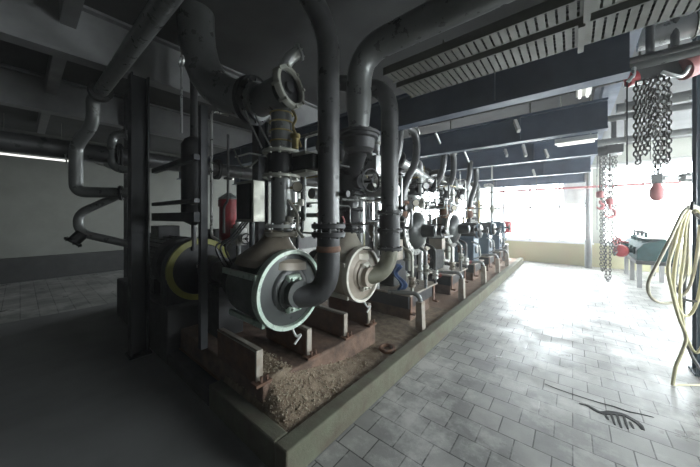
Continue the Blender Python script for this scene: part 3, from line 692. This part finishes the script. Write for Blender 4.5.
for k, (y, z, r, x0, x1, mt, lb) in enumerate(((3.35, 2.95, .025, -1.6, 2.4, 'pipe_dark', 'thin dark conduit hung just past the nearest dark beam'), (3.62, 3.0, .04, -2.0, 2.4, 'pipe', 'grey conduit between first and second cross beams'),
        (4.25, 3.15, .05, -2.4, 2.6, 'pipe_dark', 'dark pipe close before the second cross beam'), (5.35, 3.0, .045, -2.2, 3.2, 'pipe', 'grey pipe past the second cross beam'), (7.2, 3.05, .06, -2.2, 3.8, 'pipe', 'grey pipe between third and fourth cross beams'),
        (3.9, 3.35, .10, .5, 4.2, 'pipe_light', 'fat pale pipe at upper right beyond the chains'), (4.75, 3.3, .10, .5, 4.2, 'pipe_light', 'second fat pale pipe at upper right beyond the chains'), (5.6, 3.2, .07, .5, 4.2, 'pipe', 'slimmer pale pipe at upper right above the window'),
        (11.05, 2.52, .035, -2.6, 3.9, 'red_faded', 'thin faded red pipe along the window wall'), (10.5, 3.05, .06, -2.4, 4.0, 'white', 'white pipe high before the window wall'))):
    root = thing('conduit', (x0, y, z), lb, 'pipe'); MB().cyl((x0, y, z), (x1, y, z), r, n=12).build('line', mt, root)
    x = x0 + .35
    while x < x1: MB().box((x, y - .01, z), (x + .02, y + .01, min(ZC, z + 1.2))).torus((x + .01, y, z), (1,0,0), r + .008, .008, 14, 5).build('hanger', 'tray', root); x += 1.3
def batten(c, ax, L, w, label, lit=False):
    root = thing('ceiling_light', c, label, 'light', 'light battens')
    x, y, z = c; a = (L/2, w/2) if ax == 'x' else (w/2, L/2)
    MB().box((x - a[0], y - a[1], z), (x + a[0], y + a[1], z + .06)).build('housing', 'white', root, smooth=False, bevel=.006)
    q = (L/2 - .03, 0) if ax == 'x' else (0, L/2 - .03)
    for s in (-1, 1):
        o = (0, s*w*.25) if ax == 'x' else (s*w*.25, 0)
        MB().cyl((x - q[0] + o[0], y - q[1] + o[1], z - .018), (x + q[0] + o[0], y + q[1] + o[1], z - .018), .015, n=10).build('tube', 'tube', root)
    for s in (-1, 1):
        hx, hy = (s*L*.35, 0) if ax == 'x' else (0, s*L*.35); MB().cyl((x + hx, y + hy, z + .06), (x + hx, y + hy, ZC), .008, n=6).build('hanger', 'galv', root)
batten((.03, 4.92, 2.65), 'x', .46, .12, 'white light batten just past the second cross beam')
batten((.12, 3.62, 3.05), 'y', .26, .14, 'small white batten left of the red hoist trolley')
batten((.10, 4.15, 3.05), 'y', .3, .14, 'small white batten, lower of two left of the chains')
batten((-9.3, .2, 2.95), 'y', 1.2, .14, 'fluorescent batten hanging by the far left wall')
batten((-9.3, 5.4, 2.95), 'y', 1.4, .14, 'fluorescent batten seen between the dark columns')
batten((-8.2, 6.5, 3.1), 'y', 1.6, .14, 'second fluorescent batten seen between the dark columns')
for k, (x, z, r) in enumerate(((-10.3, 3.42, .07), (-10.2, 3.15, .05), (-9.9, 3.3, .05))):
    o = MB().cyl((x, YF + .1, z), (x, YB - .1, z), r, n=12).build('wall_pipe', 'duct'); tag(o, ['topmost pipe along the far left wall', 'lowest pipe along the far left wall', 'middle pipe along the far left wall'][k], 'pipe')

for a, b_, d in (((515, 121), (519, 131), 3.6), ((523, 145), (526, 156), 4.6), ((492, 167), (492, 178), 5.9), ((545, 150), (548, 157), 5.2), ((505, 150), (507, 156), 4.8), ((558, 128), (560, 134), 4.2), ((533, 170), (535, 176), 6.4)):
    o = MB().bar(aD(*a, d), aD(*b_, d - .15), .035, .05).build('hanger_rod', 'white', smooth=False); tag(o, 'small pale hanger rod under the cross beams', 'rod', 'hanger rods under the cross beams')
# ------------------------------------------------------------------ left: dark pipes round the columns
root = thing('bent_pipe', (-4.5, .62, 1.9), 'grey pipe coming from overhead, stepping down and turning right to the column', 'pipe')
MB().pipe([(-1.45, .68, 3.72), (-1.5, .66, 3.12), (-4.40, .62, 3.12)], .07, .15, 18).build('overhead_run', 'pipe', root)
MB().flange((-4.40, .62, 3.12), (1,0,0), .12, .03, 8).flange((-4.44, .62, 3.12), (1,0,0), .12, .03, 8).build('flange', 'pipe_dark', root)
MB().pipe([(-4.42, .62, 3.12), aD(93, 100, 3.33), aD(93, 124, 3.38), aD(76, 146, 3.42), aD(76, 192, 3.42), aD(138, 193, 3.75)], .068, [.05, .12, .1, .1, .2], 18).build('drop', 'pipe', root)
MB().flange(aD(121, 193, 3.66), aD(138, 193, 3.75) - aD(121, 193, 3.66), .10, .03, 8).build('end_flange', 'pipe_dark', root)
root = thing('hairpin_pipe', aD(80, 224, 3.5), 'grey pipe folded back on itself like a hairpin left of the column', 'pipe')
MB().pipe([aD(138, 187, 3.85), aD(77, 214, 3.5), aD(79, 233, 3.5), aD(142, 247, 3.9)], .05, [.16, .16], 16).build('line', 'pipe', root)
MB().cyl(aD(83, 233, 3.52), aD(72, 243, 3.45), .07, n=18).flange(aD(73, 242, 3.45), aD(83, 233, 3.52) - aD(72, 243, 3.45), .10, .025, 6).build('end_cap', 'iron', root)
root = thing('arched_pipe', aD(113, 150, 3.9), 'short arched pipe between the stepped pipe and the dark column', 'pipe')
MB().pipe([aD(145, 134, 4.1), aD(112, 134, 3.9), aD(112, 169, 3.9), aD(145, 171, 4.1)], .055, [.12, .14], 16).build('line', 'pipe', root)
MB().flange(aD(126, 134, 3.98), aD(145, 134, 4.1) - aD(112, 134, 3.9), .085, .025, 6).build('flange', 'pipe_dark', root)
o = MB().tube(smooth_path([aD(60, 155, 3.6), aD(64, 153, 3.55), aD(67, 163, 3.5), aD(69, 172, 3.5), aD(74, 176, 3.48)]), .008, 6).build('loose_wire', 'pipe_light'); tag(o, 'loose pale wire dangling beside the stepped pipe', 'wire')
root = thing('hanging_lamp', aD(109, 166, 4.2), 'small pale cone lamp hanging on a curved wire', 'lamp')
MB().lathe(aD(107, 164, 4.2), aD(116, 169, 4.2) - aD(107, 164, 4.2), [(0,.05),(.06,.045),(.16,.01)], 16).build('shade', 'white', root)
MB().tube(smooth_path([aD(87, 153, 4.2), aD(92, 160, 4.2), aD(101, 165, 4.2), aD(107, 164, 4.2)]), .008, 6).build('wire', 'pipe_light', root)
# big duct elbow overhead
root = thing('duct_elbow', (-3.0, 1.2, 2.7), 'big dark duct curving from the ceiling down to the blank flange', 'duct')
MB().pipe([(-3.12, 1.2, ZC), (-3.10, 1.21, 2.85), (-2.30, 1.45, 2.70)], .175, .80, 26).build('elbow', 'pipe', root)
MB().flange((-2.40, 1.42, 2.72), (.8, .24, -.15), .225, .035, 12).flange((-2.36, 1.43, 2.713), (.8, .24, -.15), .225, .035, 12).build('flange', 'iron', root)
# frame, vessel, box, red tank behind the nearest pump
root = thing('pipe_rack', (-3.3, 1.08, PZ), 'dark steel rack of posts and rails behind the column', 'rack')
MB().box((-2.71, 1.06, PZ), (-2.65, 1.12, 2.64)).build('post', 'steel', root, smooth=False)
for z, h in ((2.15, .05), (1.75, .04), (1.60, .09)): MB().box((-3.9, 1.0, z - h/2), (-2.65, 1.05, z + h/2)).build('rail', 'steel', root, smooth=False)
root = thing('pressure_vessel', (-3.5, 1.32, 1.5), 'dark upright vessel hanging between the column and the rack post', 'tank')
MB().lathe((-3.5, 1.32, 1.5), (0,0,1), [(0,.02),(.04,.10),(.1,.135),(.95,.135),(1.02,.10),(1.06,.04)], 24).build('shell', 'iron', root)
MB().cyl((-3.5, 1.32, 2.5), (-3.5, 1.32, ZC), .04).build('inlet_pipe', 'pipe_dark', root)
MB().cyl((-3.5, 1.32, 1.52), (-3.5, 1.32, 1.2), .03).build('outlet_pipe', 'pipe_dark', root)
root = thing('silver_pipe', (-2.6, 1.14, 1.3), 'thin silver upright pipe right of the rack post', 'pipe')
MB().pipe([(-2.62, 1.3, 2.6), (-2.62, 1.14, 2.6), (-2.62, 1.14, 1.42), (-2.45, 1.14, 1.38)], .013, .05, 8).build('line', 'silver', root)
MB().pipe([(-2.42, 1.2, 2.35), (-2.42, 1.2, 1.75), (-2.50, 1.2, 1.70), (-2.50, 1.2, 1.45)], .012, .04, 8).torus((-2.42, 1.2, 1.95), (0,0,1), .03, .01, 12, 6).build('branch', 'pipe_dark', root)
root = thing('junction_box', (-2.52, 1.48, 1.3), 'dark grey electrical box left of the nearest pale riser', 'electrical box')
MB().box((-2.69, 1.42, 1.55), (-2.37, 1.55, 1.96)).build('case', 'galv', root, smooth=False, bevel=.008)
MB().box((-2.66, 1.405, 1.58), (-2.40, 1.42, 1.93)).build('door', 'iron', root, smooth=False, bevel=.004)
MB().cyl((-2.53, 1.50, 1.13), (-2.53, 1.50, 1.56), .025, n=10).build('stand', 'steel', root)
m = MB()
for k in range(3): m.tube(smooth_path([(-2.60 + .05*k, 1.45, 1.56), (-2.58 + .05*k, 1.30, 1.40), (-2.55 + .09*k, 1.15, 1.32), (-2.5 + .1*k, 1.22, 1.12)]), .009, 6)
split_build(m, 'cable', 'black', root)
root = thing('red_tank', (-3.95, 1.97, .60), 'red cylinder tank with a pale cone lid behind the electrical box', 'tank')
MB().lathe((-3.95, 1.97, 1.25), (0,0,1), [(0,.12),(.02,.13),(.50,.13)], 28).lathe((-3.95,1.97,1.75),(0,0,1),[(0,.145),(.10,.145),(.11,.135)],28).build('shell', 'red', root)
MB().lathe((-3.95, 1.97, 1.86), (0,0,1), [(0,.145),(.02,.14),(.09,.04),(.1,.02)], 28).build('lid', 'pipe_light', root)
MB().box((-4.05, 1.87, .60), (-3.85, 2.07, 1.25)).build('stand', 'iron', root, smooth=False)
root = thing('valve_block', (-3.68, 1.98, 1.2), 'white valve block with small fittings below the red tank', 'valve')
MB().box((-3.78, 1.9, 1.20), (-3.60, 2.06, 1.44)).lathe((-3.69, 1.98, 1.44), (0,0,1), [(0,.07),(.05,.07),(.06,.04),(.12,.04)], 14).lathe((-3.60, 1.98, 1.3), (1,0,0), [(0,.06),(.08,.06),(.09,.08),(.11,.08)], 14).build('body', 'white', root, smooth=True, bevel=.01)
wheel(MB(), (-3.48, 1.98, 1.3), (1,0,0), .07, .009).build('handwheel', 'iron', root)
MB().cyl((-3.69, 1.98, .37), (-3.69, 1.98, 1.2), .03).build('stem', 'pipe', root)
# loops of cable over the nearest riser
for k, (a, c_, e) in enumerate((((238, 78), (246, 112), (262, 148)), ((254, 112), (262, 130), (270, 145)), ((234, 150), (244, 168), (258, 160)))):
    o = MB().tube(smooth_path([aD(*a, 2.55), aD(*c_, 2.5), aD(*e, 2.5)]), .008, 6).build('hanging_cable', 'pipe_light' if k < 2 else 'pipe'); tag(o, ['long pale cable hanging left of the nearest riser', 'short pale cable close to the nearest riser', 'slack cable loop over the electrical box'][k], 'cable')
# ventilation ring and left flange rod under the duct
o = MB().cyl((-2.95, 1.0, 2.42), (-2.95, 1.0, 3.1), .012, n=8).torus((-2.95, 1.0, 3.12), (0,1,0), .05, .012, 14, 6).build('hanger_rod', 'pipe_light'); tag(o, 'thin rod hanging in front of the big curved duct', 'rod')
# cloths and red odds and ends between the pumps
m = MB(); n0 = 14
c = V((-1.90, 3.33, .562))
for i in range(n0 + 1):
    for j in range(8):
        a = j/7; t = i/n0; m.v.append(c + V((.10*math.sin(a*9 + t*3)*.4 + .05*math.sin(t*7), (.20 - .08*t)*a + .02*math.sin(t*6), .36*t + .02*math.sin(a*7))))
for i in range(n0):
    for j in range(7): a = i*8 + j; m.f.append((a, a+1, a+9, a+8))
o = m.build('blue_cloth', 'clothblue', angle=80); sm = o.modifiers.new('thickness', 'SOLIDIFY'); sm.thickness = .012
tag(o, 'blue cloth hung beside the cream pump, above the first base frame', 'cloth')
root = thing('red_valve', (-2.0, 2.05, 1.4), 'red valve with a hoop handle between the two big pumps', 'valve')
MB().lathe((-2.1, 2.05, 1.62), (1,0,0), [(0,.05),(.06,.07),(.12,.07),(.16,.03)], 14).build('body', 'red', root)
MB().torus((-1.95, 2.12, 1.54), (1,-.5,0), .11, .010, 20, 6, .2, 3.8).build('handle', 'red_faded', root)
MB().cyl((-2.1, 2.05, 1.62), (-2.44, 2.0, 1.62), .025).build('stub', 'pipe', root)
# ------------------------------------------------------------------ hoists and chains
def links(m, path, pitch, wr, w):
    """path: polyline; links alternate by a quarter turn"""
    pts = [V(p) for p in path]; L = []; acc = 0; 
    seg = [(pts[i], pts[i+1], (pts[i+1]-pts[i]).length) for i in range(len(pts)-1)]; tot = sum(s[2] for s in seg); n = max(2, int(tot / pitch))
    def at(s):
        for a, b, l in seg:
            if s <= l: return a + (b-a)*(s/l), (b-a).normalized()
            s -= l
        return seg[-1][1], (seg[-1][1]-seg[-1][0]).normalized()
    for i in range(n):
        c, d = at((i + .5) * pitch); u, v, dd = basis(d)
        if i % 2: u, v = v, u
        h = pitch * .68; ring = []
        for k in range(10):
            a = 2*PI*k/10; x, y = math.cos(a), math.sin(a)
            ring.append(c + u * x * w + dd * (y * (h - w) * 1.0 + (w*.9 if y > 0 else -w*.9 if y < 0 else 0) * abs(y)))
        b = len(m.v); mm = 5
        for k in range(10):
            t = (ring[(k+1) % 10] - ring[k-1]).normalized(); e1 = t.cross(v if i % 1 == 0 else u).normalized(); e2 = t.cross(e1).normalized()
            for q in range(mm): a = 2*PI*q/mm; m.v.append(ring[k] + (e1*math.cos(a) + e2*math.sin(a)) * wr)
        for k in range(10):
            for q in range(mm): m.f.append((b + k*mm + q, b + k*mm + (q+1) % mm, b + ((k+1) % 10)*mm + (q+1) % mm, b + ((k+1) % 10)*mm + q))
    return m
def hook(m, c, R=.07, r=.018, yaw=(1, .6, 0)):
    c = V(c); d = V(yaw).normalized(); Z = V((0,0,1)); s = Z.cross(d)
    pts = [c + Z*R*2.0, c + Z*R*1.2]
    for k in range(11): a = PI/2 - PI*1.45*k/10; pts.append(c + d*math.cos(a)*R + Z*math.sin(a)*R)
    return m.tube(pts, r, 8, radii=[r]*4 + [r*1.25]*6 + [r*.8, r*.6, r*.35])
# hoist A: near, heavy dark chains
hx, hy = .62, 3.80
root = thing('chain_hoist', (hx, hy, 2.95), 'red-ended hoist trolley with a bundle of heavy dark chains, upper right', 'hoist')
MB().bar(aD(630, 78, 2.55), aD(690, 66, 2.45), .10, .13).build('trolley_body', 'iron', root, smooth=False, bevel=.01)
MB().cyl(aD(628, 80, 2.55), aD(636, 77, 2.53), .06, n=20).torus(aD(629, 80, 2.53), V((1,.3,0)), .055, .012, 18, 6).build('trolley_wheel', 'red', root)
MB().cyl(aD(683, 70, 2.42), aD(698, 64, 2.40), .09, n=24).build('motor_cap', 'red_faded', root)
split_build(MB().tube(smooth_path([aD(662, 72, 2.4), aD(672, 75, 2.38), aD(682, 76, 2.37), aD(690, 66, 2.36)]), .016, 8).tube(smooth_path([aD(628, 82, 2.5), aD(633, 76, 2.48), aD(634, 68, 2.5)]), .016, 8), 'cable', 'pipe_light', root)
for a, b in (((650, 72), (655, 68)), ((675, 67), (679, 62))):
    p = aD(*a, 2.5); MB().cyl(p, V((p.x, p.y, ZC)), .03, n=10).build('hanger', 'iron', root)
for (px, y0, y1, px2, y2) in ((636, 82, 158, 640, 140), (644, 80, 150, 648, 128), (651, 78, 132, 655, 146), (658, 76, 176, 0, 0), (664, 76, 158, 669, 120)):
    d = 2.45; z0 = aD(px, y0, d); z1 = aD(px, y1, d); path = [z0, V((z0.x, z0.y, z1.z))]
    if px2:
        q = aD(px2, y1, d); path += [V(((z0.x + q.x)/2, (z0.y + q.y)/2, z1.z - .04)), V((q.x, q.y, z1.z)), V((q.x, q.y, z0.z))]
    links(MB(), path, .042, .0065, .0155).build('load_chain', 'chain', root)
p = aD(627, 82, 2.5); MB().cyl(p, V((p.x, p.y, aD(627, 165, 2.5).z)), .006, n=6).build('control_cable', 'black', root)
# hoist B: mid distance, long thin hand chains with red hooks
root = thing('chain_hoist', (.5, 8.1, 3.0), 'farther hoist with long thin chains and red hooks reaching nearly to the floor', 'hoist')
d = 6.0
MB().box((.56, 8.1, 2.98), (.84, 8.5, 3.30)).build('trolley_body', 'iron', root, smooth=False, bevel=.02)
MB().box((.66, 8.26, 3.30), (.74, 8.34, ZC)).build('hanger', 'iron', root, smooth=False)
MB().cyl((.40, 8.0, 3.02), (.58, 8.0, 3.02), .10, n=20).build('drum', 'iron', root)
for (px, yb, q) in ((601, 268, 604), (606, 278, 610), (613, 252, 616)):
    a, b, e = aD(px, 170, d), aD(px, yb, d), aD(q, yb, d)
    links(MB(), [V((a.x, a.y, 3.0)), b, (b + e)/2 - V((0,0,.06)), e, V((e.x, e.y, 3.0))], .062, .009, .0185).build('hand_chain', 'chain', root)
for px, y in ((610, 213), (600, 206)):
    c = aD(px, y, d - .1); m = MB(); hook(m, c, .10 if px > 605 else .06, .025); m.lathe(c + V((0,0,.18)), (0,0,1), [(0,.05),(.03,.07),(.12,.07),(.15,.03)], 14)
    b_ = m.build('hook', 'red_faded', root); MB().cyl(c + V((0,0,.3)), V((c.x, c.y, 3.0)), .013, n=8).build('load_line', 'chain', root)
for k, px in enumerate((597, 603, 608, 612)):
    a = aD(px, 200, d + .3); MB().cyl(V((a.x, a.y, 1.3 - .15*k)), V((a.x, a.y, 3.3)), .010, n=6).build('control_cable', 'pipe', root)
# hoist C: before the windows, hook block with a pale red drop and side arm
c = aD(657, 192, 4.8)
root = thing('hook_block', c, 'pale red hook block with a grey side arm hanging before the windows', 'hook')
MB().lathe(c + V((0,0,-.16)), (0,0,1), [(0,.02),(.03,.07),(.10,.10),(.2,.095),(.28,.06),(.32,.04)], 20).build('block', 'red_faded', root)
MB().box(c + V((-.07, -.05, .15)), c + V((.07, .05, .32))).build('swivel', 'pipe', root, smooth=False, bevel=.015)
MB().lathe(c + V((.05, .02, .24)), (aD(690, 181, 4.8) - aD(660, 182, 4.8)), [(0,.06),(.15,.04),(.32,.03),(.36,.07),(.6,.09),(.62,.04)], 14).build('side_arm', 'pipe', root)
for s in (-.03, .05):
    links(MB(), [c + V((s, 0, .32)), V((c.x + s, c.y, ZC))], .06, .008, .018).build('load_chain', 'chain', root)

# ------------------------------------------------------------------ hoses on the right column
hk = aD(693, 207, 2.64)
root = thing('hose_hook', (.97, 4.3, 1.6), 'short steel hook on the blue right-hand column carrying the hoses', 'hook')
MB().tube([(.97, 4.33, hk.z - .01), (hk.x, hk.y - .0, hk.z - .02), (hk.x - .03, hk.y - .1, hk.z - .02), (hk.x - .03, hk.y - .12, hk.z + .05)], .012, 8).build('arm', 'iron', root)
def hose(pp, r, mt, label, name='hose'):
    P = []
    for px, py, d in pp:
        t = max(0, min(1, (py - 207) / 178)); d *= .925 + .075 * t
        P.append(aD(px, py, min(d, 2.62) if px > 690 else d))
    o = MB().tube(smooth_path(P, 7), r, 10).build(name, mt); return tag(o, label, 'hose')
hose([(706, 214, 2.9), (694, 206, 2.86), (684, 211, 2.8), (676, 226, 2.75), (666, 247, 2.7), (655, 268, 2.68), (648, 284, 2.68), (651, 297, 2.7), (663, 303, 2.72), (678, 300, 2.78), (690, 285, 2.84), (697, 255, 2.87), (700, 225, 2.9)], .0135, 'hose_buff', 'dusty buff hose whose loop swings farthest out to the left')
hose([(704, 216, 2.92), (693, 208, 2.87), (682, 219, 2.8), (674, 245, 2.75), (668, 268, 2.7), (672, 292, 2.68), (679, 318, 2.65), (686, 337, 2.63), (682, 352, 2.61), (676, 366, 2.60), (673, 383, 2.585), (674.5, 385.2, 2.583), (684, 385.5, 2.58), (700, 385.4, 2.58), (716, 386, 2.58)], .0135, 'hose', 'pale yellow hose that reaches the floor and bends right')
hose([(702, 214, 2.9), (691, 207, 2.84), (685, 218, 2.8), (680, 240, 2.76), (675, 265, 2.73), (674, 290, 2.72), (679, 310, 2.72), (688, 316, 2.76), (697, 302, 2.82), (702, 270, 2.88), (700, 225, 2.92)], .0135, 'hose', 'pale yellow hose hanging as a closed loop on the hook')
hose([(699, 212, 2.88), (692, 207, 2.85), (686, 225, 2.82), (684, 255, 2.8), (680, 290, 2.76), (683, 322, 2.72), (690, 345, 2.7), (698, 352, 2.74), (706, 330, 2.8), (704, 260, 2.9)], .0125, 'hose', 'longest yellow hanging loop, nearest the blue column')
hose([(696, 213, 2.9), (690, 209, 2.88), (688, 240, 2.86), (686, 270, 2.84), (680, 285, 2.8), (672, 283, 2.76), (669, 262, 2.75), (674, 235, 2.8), (682, 214, 2.85), (690, 207, 2.9)], .012, 'hose_buff', 'buff hose coiled in a tight loop near the hook')
hose([(700, 218, 2.92), (690, 211, 2.88), (681, 233, 2.84), (677, 265, 2.8), (676, 285, 2.78), (683, 298, 2.77), (697, 301, 2.8), (712, 295, 2.86), (715, 250, 2.95)], .0125, 'hose_grey', 'dark grey hose looping level behind the yellow ones')
hose([(702, 220, 2.95), (690, 213, 2.9), (687, 250, 2.88), (684, 300, 2.84), (685, 335, 2.82), (692, 356, 2.82), (703, 372, 2.84), (712, 383, 2.87)], .0125, 'hose_grey', 'dark grey hose running down to the floor at right')

# ------------------------------------------------------------------ teal valve bench before the windows
root = thing('valve_bench', (1.4, 9.9, 0), 'teal machine bench with valves on square legs before the windows', 'bench')
MB().prism([(1.12, .62), (1.72, .62), (1.72, 1.06), (1.52, 1.10), (1.22, 1.0), (1.12, .86)], 'Y', 8.85, 11.2).build('trough', 'bluegreen', root, smooth=False, bevel=.02)
MB().box((1.10, 8.8, .54), (1.74, 11.25, .62)).build('bed_plate', 'iron', root, smooth=False, bevel=.01)
for x, y in ((1.17, 8.92), (1.17, 9.9), (1.17, 10.85), (1.68, 8.92), (1.68, 9.95), (1.68, 10.85)):
    MB().box((x - .04, y - .04, 0), (x + .04, y + .04, .54)).build('leg', 'duct', root, smooth=False)
MB().box((1.24, 8.9, 1.11), (1.66, 9.75, 1.14)).build('top_plate', 'white', root, smooth=False)
for k, y in enumerate((9.1, 9.6, 10.1, 10.6)):
    b_ = MB().lathe((1.14, y, .82), (-1,0,0), [(0,.09),(.05,.09),(.06,.06),(.16,.05),(.17,.08),(.2,.08)], 16).lathe((1.3, y, .95), (0,0,1), [(0,.08),(.1,.07),(.12,.1),(.15,.1),(.17,.03),(.28,.025)], 14).build('valve', 'bluegreen', root)
    wheel(MB(), (1.3, y, 1.23), (0,0,1), .11, .012).build('handwheel', 'iron', b_)
MB().lathe((.92, 9.15, .80), (-.4,-1,0), [(0,.05),(.04,.12),(.10,.15),(.16,.13),(.2,.06)], 20).cyl((.92, 9.15, .8), (1.14, 9.2, .8), .045).build('red_cap', 'red', root)
wheel(MB(), (.95, 10.2, .92), (-1,-.4,0), .13, .02).cyl((.95, 10.2, .92), (1.14, 10.25, .92), .03).build('red_handwheel', 'red', root)
wheel(MB(), (.95, 10.75, .92), (-1,-.4,0), .12, .02).cyl((.95, 10.75, .92), (1.14, 10.78, .92), .03).build('red_handwheel', 'red', root)

# ------------------------------------------------------------------ floor drain with slots, and the crack beside it
root = thing('floor_drain', aZ(620, 412, 0), 'dark curved drain channel with slanting slots in the tiled floor', 'drain')
def ribbon(m, pts, ws, z=.004):
    P = [aZ(px, py, 0) for px, py in pts]; P = smooth_path(P, 5); n = len(P); b = len(m.v)
    for i, p in enumerate(P):
        t = P[min(i+1, n-1)] - P[max(0, i-1)]; s = V((-t.y, t.x, 0)).normalized(); f = i/(n-1)*(len(ws)-1); k = min(int(f), len(ws)-2); wv = ws[k] + (ws[k+1]-ws[k])*(f-k)
        for q, zz in ((s*wv, -.004), (s*wv, z), (-s*wv, z), (-s*wv, -.004)): m.v.append(p + q + V((0,0,zz)))
    for i in range(n - 1):
        for j in range(4): a = b + i*4; m.f.append((a + j, a + (j+1) % 4, a + 4 + (j+1) % 4, a + 4 + j))
    m.f.append((b, b+1, b+2, b+3)); e = b + (n-1)*4; m.f.append((e+3, e+2, e+1, e)); return m
ribbon(MB(), [(579, 403.5), (588, 406), (600, 412.5), (611, 413), (623, 415), (633, 420), (640, 425), (643, 430)], [.006, .012, .016, .022, .020, .018, .016, .010]).build('channel', 'slot', root, smooth=False)
for k, (x, y, x2, y2) in enumerate(((605.5, 415, 608.5, 420), (611, 414, 615, 425), (617, 415, 621.5, 428), (623.5, 416, 628, 429), (630, 422, 633.5, 428.5))): ribbon(MB(), [(x, y), ((x+x2)/2, (y+y2)/2), (x2, y2)], [.007, .008, .005]).build('slot', 'slot', root, smooth=False)
o = ribbon(MB(), [(545, 384), (560, 390), (581, 397), (597, 402), (615, 407), (628, 411.5), (640, 414), (654, 417.5)], [.002, .003, .003, .005, .007, .008, .005, .002], .003).build('floor_crack', 'slot', smooth=False)
tag(o, 'long dark crack in the tiles just above the slotted drain', 'crack')
# added scattering volume filling the hall, stands in for camera bloom round the windows
hm = bpy.data.materials.new('window_glow'); hm.use_nodes = True; N = hm.node_tree.nodes
for n in list(N): N.remove(n)
o_ = N.new('ShaderNodeOutputMaterial'); vs = N.new('ShaderNodeVolumeScatter'); vs.inputs['Density'].default_value = GLOW_DENSITY; vs.inputs['Anisotropy'].default_value = .35; vs.inputs['Color'].default_value = (1, 1, 1, 1)
hm.node_tree.links.new(vs.outputs[0], o_.inputs['Volume']); M['glow_volume'] = hm
hz = MB().box((XL - .12, YF - .12, -.06), (XR + .12, YB + .12, ZC + .1)).build('glow_volume', 'glow_volume', smooth=False)
tag(hz, 'added thin scattering volume in the hall, standing in for window bloom', 'glow_volume', kind='stuff')
SC.cycles.volume_bounces = 1; SC.cycles.volume_step_rate = 4; SC.cycles.volume_max_steps = 64
